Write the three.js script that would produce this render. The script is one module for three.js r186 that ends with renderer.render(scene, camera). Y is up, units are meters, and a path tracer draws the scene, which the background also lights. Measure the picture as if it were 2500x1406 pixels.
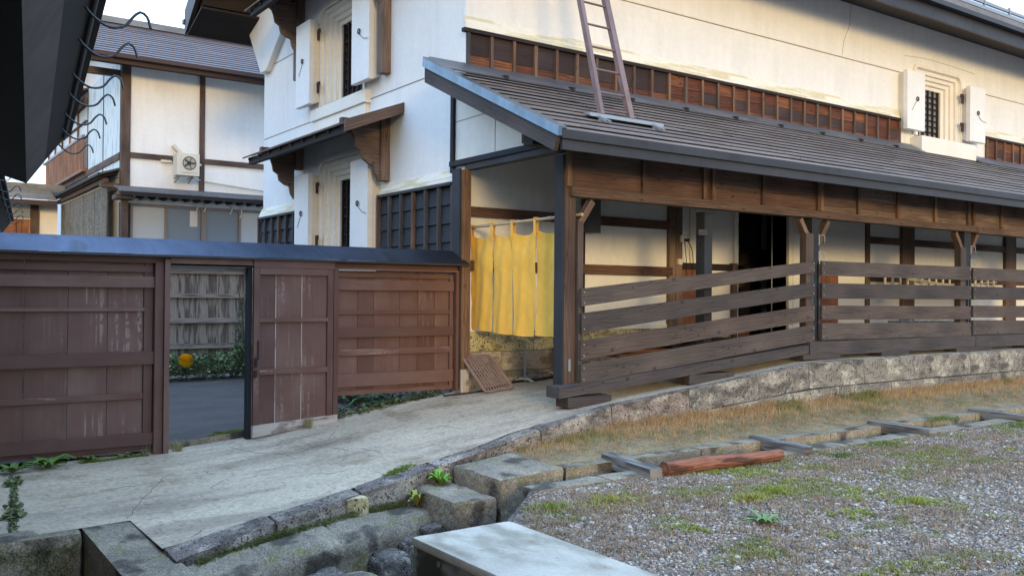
import * as THREE from 'three';
import { mergeGeometries } from 'three/addons/utils/BufferGeometryUtils.js';

// ---------------------------------------------------------------- camera, sky, sun, exposure
const W = 1024, HGT = 575;
const renderer = new THREE.WebGLRenderer({ antialias: true });
renderer.setSize(W, HGT);
renderer.toneMapping = THREE.LinearToneMapping;
renderer.toneMappingExposure = 1.66;
renderer.shadowMap.enabled = true;
const scene = new THREE.Scene();
const camera = new THREE.PerspectiveCamera(35.18, W / HGT, 0.1, 4000);
camera.position.set(-5.97, 1.5, 9.5);
camera.rotation.order = 'YXZ';
camera.rotation.set(Math.atan(18 / 2217), -35.2 * Math.PI / 180, 0.0083);
scene.add(camera);

const SUN = new THREE.Vector3(-0.37, 0.162, 0.915).normalize();
{ // evening sky: pale at the horizon, blue overhead, warm low glow round the sun
  const w = 512, h = 256, d = new Float32Array(w * h * 4);
  const mix = (a, b, t) => a + (b - a) * t, ss = (a, b, x) => { x = Math.min(1, Math.max(0, (x - a) / (b - a))); return x * x * (3 - 2 * x); };
  const hz = [0.66, 0.82, 0.97], md = [0.80, 1.26, 2.02], zn = [0.84, 1.26, 2.05];
  for (let j = 0; j < h; j++) for (let i = 0; i < w; i++) {
    const el = ((j + 0.5) / h - 0.5) * Math.PI, az = ((i + 0.5) / w - 0.5) * 2 * Math.PI;
    const y = Math.sin(el), c = Math.cos(el), x = c * Math.cos(az), z = c * Math.sin(az);
    const m = x * SUN.x + y * SUN.y + z * SUN.z;
    const cl = 0.5 + 0.5 * Math.sin(az * 5 + 3 * Math.sin(el * 9 + az * 2)) * Math.sin(el * 14 + 2 * Math.sin(az * 3));
    const cloud = ss(0.45, 0.95, cl) * ss(0.02, 0.2, y) * (1 - ss(0.5, 0.9, y)) * 0.35;
    const g = Math.pow(Math.max(0, m), 14) * Math.exp(-Math.max(0, y - 0.1) * 3);
    const t1 = ss(0.12, 0.62, y), t2 = ss(0.4, 1.0, y);
    for (let k = 0; k < 3; k++) {
      let v = mix(mix(hz[k], md[k], t1), zn[k], t2);
      v = mix(v, [0.78, 0.82, 0.88][k], cloud);
      v *= 1.0 - 0.36 * (x * -0.375 + z * 0.927);
      v += g * [2.2, 1.5, 0.72][k];
      if (y < 0) v = mix(v, [0.32, 0.30, 0.27][k], ss(0, -0.06, y) || Math.min(1, -y / 0.06));
      d[(j * w + i) * 4 + k] = v;
    }
    d[(j * w + i) * 4 + 3] = 1;
  }
  const sky = new THREE.DataTexture(d, w, h, THREE.RGBAFormat, THREE.FloatType);
  sky.mapping = THREE.EquirectangularReflectionMapping; sky.magFilter = THREE.LinearFilter; sky.needsUpdate = true;
  scene.background = sky; scene.environment = sky;
}
const sun = new THREE.DirectionalLight(new THREE.Color().setRGB(1.0, 0.71, 0.31), 1.15);
sun.position.copy(SUN).multiplyScalar(60); sun.target.position.set(0, 0, 0);
sun.castShadow = true; sun.shadow.radius = 20; sun.shadow.mapSize.set(4096, 4096);
Object.assign(sun.shadow.camera, { left: -30, right: 30, top: 30, bottom: -30, near: 1, far: 150 });
scene.add(sun, sun.target);

// ---------------------------------------------------------------- noise and textures
let seed = 12345;
const rnd = () => { seed = (seed * 1664525 + 1013904223) >>> 0; return seed / 4294967296; };
const rr = (a, b) => a + (b - a) * rnd();
const clamp = (x, a = 0, b = 1) => Math.min(b, Math.max(a, x));
const sstep = (a, b, x) => { x = clamp((x - a) / (b - a)); return x * x * (3 - 2 * x); };
const lerp = (a, b, t) => a + (b - a) * t;
function hash(x, y, s) { let h = (x * 374761393 + y * 668265263 + s * 1274126177) | 0; h = Math.imul(h ^ (h >>> 13), 1274126177); return ((h ^ (h >>> 16)) >>> 0) / 4294967296; }
function vn(x, y, px, py, s = 0) { // periodic value noise
  const xi = Math.floor(x), yi = Math.floor(y), fx = x - xi, fy = y - yi, u = fx * fx * (3 - 2 * fx), v = fy * fy * (3 - 2 * fy);
  const X = ((xi % px) + px) % px, Y = ((yi % py) + py) % py, X1 = (X + 1) % px, Y1 = (Y + 1) % py;
  return lerp(lerp(hash(X, Y, s), hash(X1, Y, s), u), lerp(hash(X, Y1, s), hash(X1, Y1, s), u), v);
}
function fbm(x, y, px, py, oct, s = 0) { let a = 0, w = 0.5, n = 0; for (let i = 0; i < oct; i++) { a += w * vn(x, y, px, py, s + i * 7); n += w; w *= 0.5; x *= 2; y *= 2; px *= 2; py *= 2; } return a / n; }
function n3(x, y, z) { return (vn(x + z * 0.7, y - z * 0.4, 9973, 9973, 3) + vn(y + 13.7 + x * 0.3, z + 5.1, 9973, 9973, 9) + vn(z + 31.2, x + 7.7 + y * 0.6, 9973, 9973, 17)) / 3 - 0.5; }
// fn(u,v) -> [r,g,b] sRGB 0..1 (or a number), texture covers su x sv metres
function tex(w, h, su, sv, fn, srgb = true) {
  const d = new Uint8Array(w * h * 4);
  for (let j = 0; j < h; j++) for (let i = 0; i < w; i++) {
    const c = fn((i + 0.5) / w, (j + 0.5) / h), o = (j * w + i) * 4;
    if (typeof c === 'number') { d[o] = d[o + 1] = d[o + 2] = clamp(c) * 255; } else { d[o] = clamp(c[0]) * 255; d[o + 1] = clamp(c[1]) * 255; d[o + 2] = clamp(c[2]) * 255; }
    d[o + 3] = 255;
  }
  const t = new THREE.DataTexture(d, w, h); t.wrapS = t.wrapT = THREE.RepeatWrapping; t.magFilter = THREE.LinearFilter; t.minFilter = THREE.LinearMipmapLinearFilter; t.generateMipmaps = true;
  t.repeat.set(1 / su, 1 / sv); if (srgb) t.colorSpace = THREE.SRGBColorSpace; t.needsUpdate = true; return t;
}
// wood grain along u; returns 0..1 height
function grainAt(u, v, s, knots) {
  let vv = v, dk = 0;
  for (const [ku, kv, kr] of knots) {
    let du = u - ku; du -= Math.round(du); let dv = v - kv; dv -= Math.round(dv);
    const q = (du * du) / (kr * kr * 0.18) + (dv * dv) / (kr * kr);
    const e = Math.exp(-q * 0.5); vv += (dv > 0 ? 1 : -1) * e * kr * 0.55; dk = Math.max(dk, Math.exp(-q * 5));
  }
  const wob = fbm(u * 3, v * 4, 3, 4, 3, s) * 0.16 + fbm(u * 8, v * 6, 8, 6, 2, s + 40) * 0.03;
  const ring = 0.5 + 0.5 * Math.sin((vv + wob) * Math.PI * 2 * 16 + 3 * vn(u * 2, v * 5, 2, 5, s + 5));
  const fine = fbm(u * 10, v * 160, 10, 160, 3, s + 11);
  const broad = fbm(u * 3, v * 26, 3, 26, 3, s + 61);
  return [clamp(0.24 * ring + 0.46 * fine + 0.40 * broad - 0.04), dk];
}
const kn = (n, s) => Array.from({ length: n }, (_, i) => [hash(i, 1, s), hash(i, 2, s), 0.03 + 0.05 * hash(i, 3, s)]);
function woodPair(s, nk, dark, light, knotc, contrast = 1) {
  const K = kn(nk, s), W2 = 512, H2 = 256, su = 1.7, sv = 0.6;
  const cache = []; for (let j = 0; j < H2; j++) for (let i = 0; i < W2; i++) cache.push(grainAt((i + .5) / W2, (j + .5) / H2, s, K));
  const at = (u, v) => cache[Math.floor(v * H2) * W2 + Math.floor(u * W2)];
  const map = tex(W2, H2, su, sv, (u, v) => { const [g, k] = at(u, v); const b = fbm(u * 4, v * 3, 4, 3, 4, s + 77); const t = clamp((g - .5) * contrast + .5 + (b - .5) * 0.9); return [0, 1, 2].map(c => lerp(lerp(dark[c], light[c], t), knotc[c], k * 0.8)); });
  const bump = tex(W2, H2, su, sv, (u, v) => at(u, v)[0] * 0.9 - at(u, v)[1] * 0.4, false);
  return { map, bumpMap: bump };
}
const rgb = (h) => [(h >> 16 & 255) / 255, (h >> 8 & 255) / 255, (h & 255) / 255];
const std = (o) => new THREE.MeshStandardMaterial(Object.assign({ roughness: 0.8 }, o));
const plain = (hex, rough = 0.7, metal = 0) => std({ color: hex, roughness: rough, metalness: metal });

const railWood = woodPair(11, 9, rgb(0x504843), rgb(0x8a7c74), rgb(0x3a322d), 1.0);
const browWood = woodPair(23, 8, rgb(0x64534a), rgb(0xae9c8c), rgb(0x43342a), 1.05);
const greyWood = woodPair(37, 6, rgb(0x3d3f42), rgb(0x62656a), rgb(0x2a2c2f), 0.9);
const burnWood = woodPair(51, 6, rgb(0x4a2f20), rgb(0xae784c), rgb(0x2e1810), 1.5);
const charWood = woodPair(67, 4, rgb(0x2b211f), rgb(0x4d3a34), rgb(0x1c1514), 0.9);
const M = {};
const wood = (p, col, rough = 0.82, bs = 0.002) => std({ map: p.map, bumpMap: p.bumpMap, bumpScale: bs, color: col, roughness: rough });
M.rail = [wood(railWood, 0xbcb8b4), wood(railWood, 0x9c9b9b), wood(railWood, 0xbcb0a8)];
M.sill = wood(railWood, 0xa0a2a6);
M.brown = [wood(browWood, 0xd8cec6), wood(browWood, 0xb8a89e), wood(browWood, 0xae948a)];
M.beam = wood(browWood, 0xb8a89c, 0.85, 0.005);
M.postDark = wood(greyWood, 0x8d8f96);
M.post = wood(browWood, 0x94867e);
M.char = wood(greyWood, 0x8a8f96, 0.75, 0.004);
M.charBatten = wood(greyWood, 0xd2cac6);
M.darkBeam = wood(charWood, 0xb0a8a6); M.timber = null;
M.burn = [wood(burnWood, 0xe4cebc), wood(burnWood, 0xc8ac98), wood(burnWood, 0xb0907e)];
M.charBrown = [wood(charWood, 0xffffff), wood(charWood, 0xd8c8c0)];
M.batten = [wood(browWood, 0xdcc2a8), wood(browWood, 0xa89c94), wood(browWood, 0xc8ac92)];
M.houseWood = wood(browWood, 0xa0948e);

// painted fence boards: brown paint, chalky, scratched down to pale wood
function paintTex(s, amount, w = 512, h = 512) {
  const base = rgb(0x68483e), faded = rgb(0x7c6257), bare = rgb(0xa8988c);
  return tex(w, h, 1.3, 1.3, (u, v) => {
    const b = fbm(u * 4, v * 5, 4, 5, 4, s), st = fbm(u * 3, v * 60, 3, 60, 3, s + 9), f2 = fbm(u * 40, v * 60, 40, 60, 2, s + 21);
    const zone = sstep(0.5, 0.72, fbm(u * 2, v * 3, 2, 3, 3, s + 33));
    const sc = sstep(0.64 - amount * 0.14 * zone, 0.72, st) * zone * sstep(0.3, 0.6, f2);
    const t = clamp((b - 0.5) * 1.5 + 0.4 + (st - 0.5) * 0.35);
    return [0, 1, 2].map(c => lerp(lerp(base[c], faded[c], t), bare[c], sc * 0.85 * amount));
  });
}
const paintBump = tex(512, 512, 1.3, 1.3, (u, v) => fbm(u * 3, v * 60, 3, 60, 3, 9), false);
const pt1 = paintTex(101, 0.35), pt2 = paintTex(131, .5), pt3 = paintTex(151, .75);
const paint = (map, col, r = 0.62) => std({ map, bumpMap: paintBump, bumpScale: 0.0012, color: col, roughness: r });
M.paint = [paint(pt1, 0xffffff), paint(pt1, 0xe6dad6), paint(pt1, 0xd6c8c4)];
M.paintWorn = [paint(pt2, 0xffffff), paint(pt2, 0xe8dedc), paint(pt2, 0xd6cccc)];
M.paintEdge = paint(pt3, 0xffffff);
M.bare = std({ map: paintTex(171, 1.6), color: 0xffffff, roughness: 0.9 });
{
  const base = rgb(0xa89a8e), pal = rgb(0xcac0b4), dk = rgb(0x6a5850);
  M.bareBoard = std({ roughness: 0.9, map: tex(512, 256, 1.2, 0.5, (u, v) => { const t = fbm(u * 4, v * 30, 4, 30, 4, 5), s = sstep(.58, .75, fbm(u * 6, v * 5, 6, 5, 4, 8)); return [0, 1, 2].map(c => lerp(lerp(base[c], pal[c], t), dk[c], s * .6)); }) });
  const a = rgb(0x988c80), b = rgb(0xbfb2a4), d = rgb(0x5a4e46);
  M.backPlank = [0, 1, 2].map(k => std({ roughness: 0.92, bumpMap: paintBump, bumpScale: 0.002, map: tex(512, 256, 0.62, 0.5, (u, v) => { const g = fbm(u * 3, v * 50, 3, 50, 3, 60 + k), st = sstep(.42, .75, fbm(u * 2.0 + 0, v * 14, 2, 14, 3, 90 + k)); return [0, 1, 2].map(c => lerp(lerp(a[c], b[c], g), d[c], st * .75)); }) }));
}
// plaster
const plasterMap = tex(512, 512, 2.6, 2.6, (u, v) => { const b = fbm(u * 3, v * 3, 3, 3, 5, 7), f = fbm(u * 60, v * 60, 60, 60, 2, 3), st = fbm(u * 26, v * 2, 26, 2, 3, 19); const k = 0.915 + (b - .5) * 0.07 + (f - .5) * 0.03 + (st - .5) * 0.03 - sstep(.62, .8, fbm(u * 9, v * 3, 9, 3, 5, 29)) * .02; return [k, k * 0.99, k * 0.965]; });
const plasterBump = tex(512, 512, 2.6, 2.6, (u, v) => fbm(u * 8, v * 8, 8, 8, 5, 57), false);
M.plaster = std({ map: plasterMap, bumpMap: plasterBump, bumpScale: 0.006, roughness: 0.85 });
M.plasterTrim = std({ map: plasterMap, color: 0xfffaf0, roughness: 0.75 });
M.plasterOld = std({ roughness: 0.85, bumpMap: plasterBump, bumpScale: 0.006, map: tex(512, 256, 2.4, 0.3, (u, v) => { const s = sstep(.42, .7, fbm(u * 5, v * 6, 5, 6, 4, 71)), f = fbm(u * 60, v * 12, 60, 12, 2, 2); return [lerp(.94, .86, s) - f * .05, lerp(.92, .82, s) - f * .05, lerp(.86, .68, s) - f * .05]; }) });
M.shutter = std({ map: plasterMap, color: 0xffffff, roughness: 0.6 });
M.groove = plain(0x8a8478, 0.9);
// concrete
function crackLines(s, n) { const L = []; for (let i = 0; i < n; i++) { let x = hash(i, 1, s), y = hash(i, 2, s), a = hash(i, 3, s) * 6.28; for (let k = 0; k < 26; k++) { a += (hash(i, 10 + k, s) - .5) * 1.1; const nx = x + Math.cos(a) * .012, ny = y + Math.sin(a) * .009; L.push([x, y, nx, ny]); x = nx; y = ny; } } return L; }
{
  const N = 1024, cr = new Float32Array(N * N);
  for (const [x0, y0, x1, y1] of crackLines(5, 9)) for (let t = 0; t <= 1; t += 0.05) { const i = Math.floor(((lerp(x0, x1, t) % 1) + 1) % 1 * N), j = Math.floor(((lerp(y0, y1, t) % 1) + 1) % 1 * N); cr[j * N + i] = 1; cr[j * N + (i + 1) % N] = .6; }
  const a = rgb(0xa4957d), b = rgb(0xc8b89c), c0 = rgb(0x7f7262);
  M.concrete = std({ roughness: 0.88, map: tex(N, N, 4.2, 4.2, (u, v) => {
    const t = fbm(u * 5, v * 9, 5, 9, 5, 1), st = sstep(.52, .72, fbm(u * 3, v * 14, 3, 14, 4, 33)), f = fbm(u * 200, v * 200, 200, 200, 2, 4), k = cr[Math.floor(v * N) * N + Math.floor(u * N)];
    const sp = sstep(.7, .8, fbm(u * 90, v * 90, 90, 90, 2, 14));
    return [0, 1, 2].map(q => lerp(lerp(lerp(a[q], b[q], t * 1.3 - .15), c0[q], st * .42), .2, k * .75) * (0.87 + f * .26) - sp * .08 - sstep(.6, .8, fbm(u * 7, v * 8, 7, 8, 5, 64)) * .10);
  }), bumpMap: tex(512, 512, 1.6, 1.6, (u, v) => fbm(u * 30, v * 30, 30, 30, 4, 8), false), bumpScale: 0.006 });
  const a2 = rgb(0x736a5b), b2 = rgb(0xa3977f), d2 = rgb(0x39342d), m2 = rgb(0x6a6a30);
  M.oldConcrete = std({ roughness: 0.95, map: tex(512, 512, 1.1, 1.1, (u, v) => { const t = fbm(u * 6, v * 6, 6, 6, 5, 2), d = sstep(.46, .72, fbm(u * 6, v * 6, 6, 6, 6, 44)), m = sstep(.62, .76, fbm(u * 4, v * 4, 4, 4, 5, 99)), f = fbm(u * 130, v * 130, 130, 130, 2, 6); return [0, 1, 2].map(q => lerp(lerp(lerp(a2[q], b2[q], t), d2[q], d * .75), m2[q], m * .45) * (.68 + f * .64)); }),
    bumpMap: tex(512, 512, 1.1, 1.1, (u, v) => fbm(u * 24, v * 24, 24, 24, 5, 81), false), bumpScale: 0.012 });
  M.mossConcrete = std({ roughness: .95, bumpMap: plasterBump, bumpScale: .012, map: tex(512, 512, 1.0, 1.0, (u, v) => { const t = fbm(u * 6, v * 6, 6, 6, 5, 3), m = sstep(.46, .66, fbm(u * 5, v * 7, 5, 7, 5, 53)), l = sstep(.6, .68, fbm(u * 14, v * 14, 14, 14, 4, 93)); return [0, 1, 2].map(q => lerp(lerp([.50, .48, .44][q] * (.7 + t * .6), [.17, .16, .10][q], m * .9), [.66, .65, .58][q], l * .6)); }) });
  M.paleConcrete = std({ roughness: 0.9, map: tex(512, 512, 1.3, 1.3, (u, v) => { const t = fbm(u * 5, v * 8, 5, 8, 5, 12), d = sstep(.5, .8, fbm(u * 5, v * 9, 5, 9, 6, 48)), p = sstep(.76, .86, fbm(u * 90, v * 90, 90, 90, 2, 5)) * .6 + (fbm(u * 160, v * 160, 160, 160, 2, 15) - .5) * .5; return [0, 1, 2].map(q => lerp([.66, .63, .56][q], [.83, .80, .72][q], t) - d * .16 - p * .14); }), bumpMap: plasterBump, bumpScale: 0.004 });
  // tuff stone: pitted, pinkish brown to grey, lichen
  const pitAt = (u, v) => Math.max(sstep(.70, .78, fbm(u * 62, v * 62, 62, 62, 2, 5)) * sstep(.35, .6, fbm(u * 9, v * 9, 9, 9, 2, 66)), .8 * sstep(.74, .8, fbm(u * 34, v * 34, 34, 34, 2, 15)));
  const tuffB = tex(512, 512, 0.9, 0.9, (u, v) => { const p = pitAt(u, v); return clamp(.6 + (fbm(u * 14, v * 14, 14, 14, 4, 6) - .5) * .7 + (fbm(u * 90, v * 90, 90, 90, 2, 61) - .5) * .35 - p * .5); }, false);
  const tuff = (A, B, s, pit = .5) => tex(512, 512, 0.9, 0.9, (u, v) => { const t = fbm(u * 6, v * 6, 6, 6, 5, s), p = pitAt(u, v), l = sstep(.5, .75, fbm(u * 5, v * 7, 5, 7, 6, s + 50)), d = sstep(.5, .72, fbm(u * 4, v * 9, 4, 9, 6, s + 70)), f = fbm(u * 150, v * 150, 150, 150, 2, s + 2); return [0, 1, 2].map(q => (lerp(lerp(lerp(A[q], B[q], t), [.80, .77, .68][q], l * .5), A[q] * .55, d * .5)) * (1 - p * pit) * (.66 + f * .68)); });
  M.kerb = [[0x655a50, 0x94867a, 3], [0x6c6257, 0x9c9080, 8], [0x62584f, 0x8c8176, 13]].map(([p, q, s]) => std({ map: tuff(rgb(p), rgb(q), s), bumpMap: tuffB, bumpScale: .018, roughness: .95 }));
  M.kerbTop = std({ map: tuff(rgb(0x4f4b4c), rgb(0x7d787a), 31), bumpMap: tuffB, bumpScale: .02, roughness: .95 });
  M.plinth = [[0x5e584f, 0x9c968a, 18], [0x635d53, 0xa49e90, 23]].map(([p, q, s]) => std({ map: tuff(rgb(p), rgb(q), s), bumpMap: tuffB, bumpScale: .018, roughness: .95 }));
  M.foundA = std({ map: tuff(rgb(0xa8996c), rgb(0xcabb8c), 40, .6), bumpMap: tuffB, bumpScale: .012, roughness: .95 });
  M.foundB = std({ map: tuff(rgb(0x857868), rgb(0xab9a84), 41, .25), bumpMap: tuffB, bumpScale: .008, roughness: .95 });
  M.rock = std({ map: tuff(rgb(0x5a544c), rgb(0x857d72), 44, .3), bumpMap: tuffB, bumpScale: .02, roughness: .95 });
  M.asphalt = std({ roughness: .9, map: tex(512, 512, 1.8, 1.8, (u, v) => { const t = fbm(u * 4, v * 7, 4, 7, 4, 6), f = fbm(u * 180, v * 180, 180, 180, 2, 7); const k = .27 + t * .10 + (f - .5) * .12; return [k * 1.06, k, k * .93]; }), bumpMap: tex(256, 256, .5, .5, (u, v) => fbm(u * 60, v * 60, 60, 60, 2, 8), false), bumpScale: .006 });
  M.gravel = std({ roughness: .95, map: tex(1024, 1024, 3.1, 3.1, (u, v) => { const t = fbm(u * 4, v * 4, 4, 4, 4, 6), f = fbm(u * 150, v * 150, 150, 150, 2, 17), g = fbm(u * 60, v * 60, 60, 60, 2, 27); const k = .28 + t * .1 + (f - .5) * .42 + (g - .5) * .25; return [k * 1.12, k, k * .86]; }), bumpMap: tex(512, 512, 1.2, 1.2, (u, v) => fbm(u * 60, v * 60, 60, 60, 2, 9), false), bumpScale: .02 });
  M.soil = std({ roughness: 1, map: tex(512, 512, 1.7, 1.7, (u, v) => { const t = fbm(u * 9, v * 9, 9, 9, 5, 3), f = fbm(u * 90, v * 90, 90, 90, 2, 7); return [.40 + t * .2 + (f - .5) * .2, .34 + t * .19 + (f - .5) * .2, .24 + t * .15 + (f - .5) * .18]; }) });
  M.ground = std({ roughness: 1, map: M.soil.map, color: 0x909090 });
}
// metals, glass, cloth and the rest
const roofMap = tex(512, 128, 3.3, .9, (u, v) => { const k = .87 + (fbm(u * 6, v * 4, 6, 4, 5, 3) - .5) * .34 + (fbm(u * 90, v * 6, 90, 6, 2, 8) - .5) * .08, m = sstep(.62, .75, fbm(u * 12, v * 5, 12, 5, 4, 28)) * .12; return [k - m * .6, k - m * .7, k - m]; });
M.roof = [0x928680, 0x9a8e88, 0x8a7f7a].map(c => std({ color: c, map: roofMap, roughness: .4, metalness: .4 }));
M.flash = std({ color: 0x85878a, map: roofMap, roughness: .45, metalness: .4 });
M.cornice = std({ color: 0x5e5656, map: roofMap, roughness: .7 });
M.fascia = std({ color: 0x3f3d40, map: roofMap, roughness: .5, metalness: .2 });
M.capMetal = std({ color: 0x5e6675, map: roofMap, roughness: .36, metalness: .85 });
M.verge = std({ color: 0x788a98, map: roofMap, roughness: .32, metalness: .85 });
M.houseRoof = [0x5c504d, 0x665957, 0x544a48].map(c => std({ color: c, map: roofMap, roughness: .5, metalness: .25 }));
M.black = plain(0x17171a, .8); M.soffit = wood(charWood, 0x8a8482); M.iron = plain(0x2e2a29, .7, .4); M.ironRed = plain(0x4b3a35, .8, .2);
M.galv = plain(0x9a9d9c, .45, .6); M.steelDk = plain(0x55585a, .5, .6); M.ladder = std({ color: 0x8c7470, map: roofMap, roughness: .6, metalness: .1 });
M.cream = plain(0xd8d0bc, .5); M.creamDk = plain(0xb0a894, .6); M.white = plain(0xdad6cc, .6); M.cable = plain(0x1c1a1a, .6);
M.rust = std({ roughness: .8, metalness: .15, map: tex(256, 256, .4, .4, (u, v) => { const t = fbm(u * 8, v * 8, 8, 8, 4, 3); return [.44 + t * .22, .37 + t * .17, .34 + t * .15]; }) });
M.curtain = new THREE.MeshPhysicalMaterial({ roughness: .95, transmission: .12, thickness: 0, side: THREE.DoubleSide, map: tex(256, 256, .25, .25, (u, v) => { const k = .93 + .07 * Math.sin(u * 6.283 * 64) * Math.sin(v * 6.283 * 64) + (fbm(u * 4, v * 4, 4, 4, 3, 3) - .5) * .08; return [1.04 * k, .81 * k, .33 * k]; }) });
M.bamboo = std({ roughness: .6, map: tex(256, 32, .9, .1, (u, v) => { const k = Math.abs(((u * 3) % 1) - .5) > .485 ? .7 : 1; return [.72 * k, .64 * k, .50 * k]; }) });
M.reed = std({ roughness: .9, map: tex(256, 512, .9, 1.1, (u, v) => { const l = .5 + .5 * Math.sin(v * 6.283 * 110), b = fbm(u * 30, v * 40, 30, 40, 3, 3), w2 = fbm(u * 5, v * 2, 5, 2, 3, 8); const k = .38 + .14 * l + (b - .5) * .4 + (w2 - .5) * .14; return [k * 1.08, k, k * .86]; }), bumpMap: tex(64, 512, .9, 1.1, (u, v) => .5 + .5 * Math.sin(v * 6.283 * 110), false), bumpScale: .006 });
M.wash = std({ roughness: .55, map: tex(256, 512, 1.8, 2.2, (u, v) => { const t = fbm(u * 3, v * 34, 3, 34, 4, 3), s = sstep(.5, .8, fbm(u * 4, v * 40, 4, 40, 4, 13)); return [.80 - s * .22 + (t - .5) * .1, .84 - s * .18 + (t - .5) * .1, .84 - s * .16 + (t - .5) * .1]; }) });
M.orangeWood = wood(browWood, 0xf0b080, .6); M.lattice = [wood(browWood, 0xffcaa0), wood(browWood, 0xf0b68c), wood(browWood, 0xffdcb8)];
M.pane = std({ color: 0xb9bdbd, roughness: .35 }); M.paneGrey = std({ color: 0x7d858c, roughness: .25 }); M.glass = new THREE.MeshPhysicalMaterial({ color: 0xdfe8ea, roughness: .05, transmission: .85, thickness: 0 });
M.alu = plain(0x8a7a70, .5, .3);
M.bark = std({ roughness: .98, color: 0xd8d2ce, bumpScale: .012, map: tex(512, 256, .8, .5, (u, v) => { const t = fbm(u * 6, v * 30, 6, 30, 4, 3), c = sstep(.56, .68, fbm(u * 3, v * 16, 3, 16, 5, 23)); return [lerp(.52 + t * .24, .33, c * .8), lerp(.34 + t * .20, .21, c * .8), lerp(.26 + t * .17, .15, c * .8)]; }), bumpMap: tex(256, 256, .8, .5, (u, v) => fbm(u * 6, v * 30, 6, 30, 4, 3), false) });
M.endGrain = std({ roughness: .9, map: tex(128, 128, 1, 1, (u, v) => { const r = Math.hypot(u - .5, v - .47) + (fbm(u * 5, v * 5, 5, 5, 2, 3) - .5) * .06; const k = .5 + .5 * Math.sin(r * 110); const e = sstep(.0, .5, r); return [lerp(.60, .45, e) - k * .08, lerp(.42, .28, e) - k * .08, lerp(.28, .18, e) - k * .06]; }) });

// ---------------------------------------------------------------- geometry helpers
const names = {};
function nm(n) { const k = names[n] = (names[n] || 0) + 1; return k === 1 ? n : n + '_' + String(k - 1).padStart(3, '0'); }
function thing(name, label, category, group, pos) { const o = new THREE.Group(); o.name = nm(name); o.userData = { label, category }; if (group) o.userData.group = group; if (pos) o.position.set(...pos); scene.add(o); return o; }
function solo(name, geo, mat, label, category, group, kind) { const m = new THREE.Mesh(geo, mat); m.name = nm(name); m.userData = { label, category }; if (group) m.userData.group = group; if (kind) m.userData.kind = kind; scene.add(m); return m; }
function struct(name, geo, mat) { const m = new THREE.Mesh(geo, mat); m.name = nm(name); m.userData.kind = 'structure'; scene.add(m); return m; }
function part(p, name, geo, mat, label) { const m = new THREE.Mesh(geo, mat); m.name = name; if (label) m.userData.label = label; p.add(m); return m; }
function sub(p, name) { const g = new THREE.Group(); g.name = name; p.add(g); return g; }
const pick = (a) => Array.isArray(a) ? a[Math.floor(rnd() * a.length)] : a;
// hexahedron from 8 corners c[ix+2iy+4iz]; grain 0|1|2; n = subdivisions; amp = roughness
function hexa(c, o = {}) {
  const grain = o.grain ?? 0, n = o.n || [1, 1, 1], amp = o.amp || 0, fq = o.f || 6, P = [], UV = [], I = [];
  const cv = c.map(p => new THREE.Vector3(...p)), a = new THREE.Vector3(), b = new THREE.Vector3();
  const T = (t) => { const r = new THREE.Vector3(); for (let k = 0; k < 8; k++) r.addScaledVector(cv[k], (k & 1 ? t[0] : 1 - t[0]) * (k & 2 ? t[1] : 1 - t[1]) * (k & 4 ? t[2] : 1 - t[2])); return r; };
  const cen = T([.5, .5, .5]), len = [0, 1, 2].map(k => { const p = [.5, .5, .5], q = [.5, .5, .5]; p[k] = 0; q[k] = 1; return T(p).distanceTo(T(q)); });
  const ou = o.uv ? o.uv[0] : rnd() * 7, ov = o.uv ? o.uv[1] : rnd() * 7;
  for (let k = 0; k < 3; k++) for (let s = 0; s < 2; s++) {
    let i = (k + 1) % 3, j = (k + 2) % 3; if (j === grain || (k === grain && j === 0)) [i, j] = [j, i];
    const ni = n[i], nj = n[j], base = P.length / 3;
    for (let y = 0; y <= nj; y++) for (let x = 0; x <= ni; x++) {
      const t = [0, 0, 0]; t[k] = s; t[i] = x / ni; t[j] = y / nj; const p = T(t);
      if (amp) { const q = n3(p.x * fq + 50, p.y * fq + 50, p.z * fq + 50), e = n3(p.x * fq * 3 + 9, p.y * fq * 3, p.z * fq * 3 + 40); a.copy(p).sub(cen); const ed = [0, 1, 2].filter(m => t[m] < .001 || t[m] > .999).length; a.normalize(); p.addScaledVector(a, amp * (q * 1.6 + e * .6) - (ed > 1 ? amp * .5 * (ed - 1) : 0)); }
      P.push(p.x, p.y, p.z); UV.push(t[i] * len[i] + ou, t[j] * len[j] + ov + k * .37);
    }
    const t0 = [0, 0, 0], t1 = [0, 0, 0], t2 = [0, 0, 0], t3 = [.5, .5, .5]; t0[k] = t1[k] = t2[k] = s; t1[i] = 1; t2[j] = 1; t3[k] = s;
    a.copy(T(t1)).sub(T(t0)); b.copy(T(t2)).sub(T(t0)); const flip = a.cross(b).dot(T(t3).sub(cen)) < 0;
    for (let y = 0; y < nj; y++) for (let x = 0; x < ni; x++) { const q = base + y * (ni + 1) + x, r = q + 1, u = q + ni + 1, w = u + 1; flip ? I.push(q, u, r, r, u, w) : I.push(q, r, u, r, w, u); }
  }
  const g = new THREE.BufferGeometry(); g.setAttribute('position', new THREE.Float32BufferAttribute(P, 3)); g.setAttribute('uv', new THREE.Float32BufferAttribute(UV, 2)); g.setIndex(I); g.computeVertexNormals(); return g;
}
const P8 = (x0, x1, y0, y1, z0, z1) => [[x0, y0, z0], [x1, y0, z0], [x0, y1, z0], [x1, y1, z0], [x0, y0, z1], [x1, y0, z1], [x0, y1, z1], [x1, y1, z1]];
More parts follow.
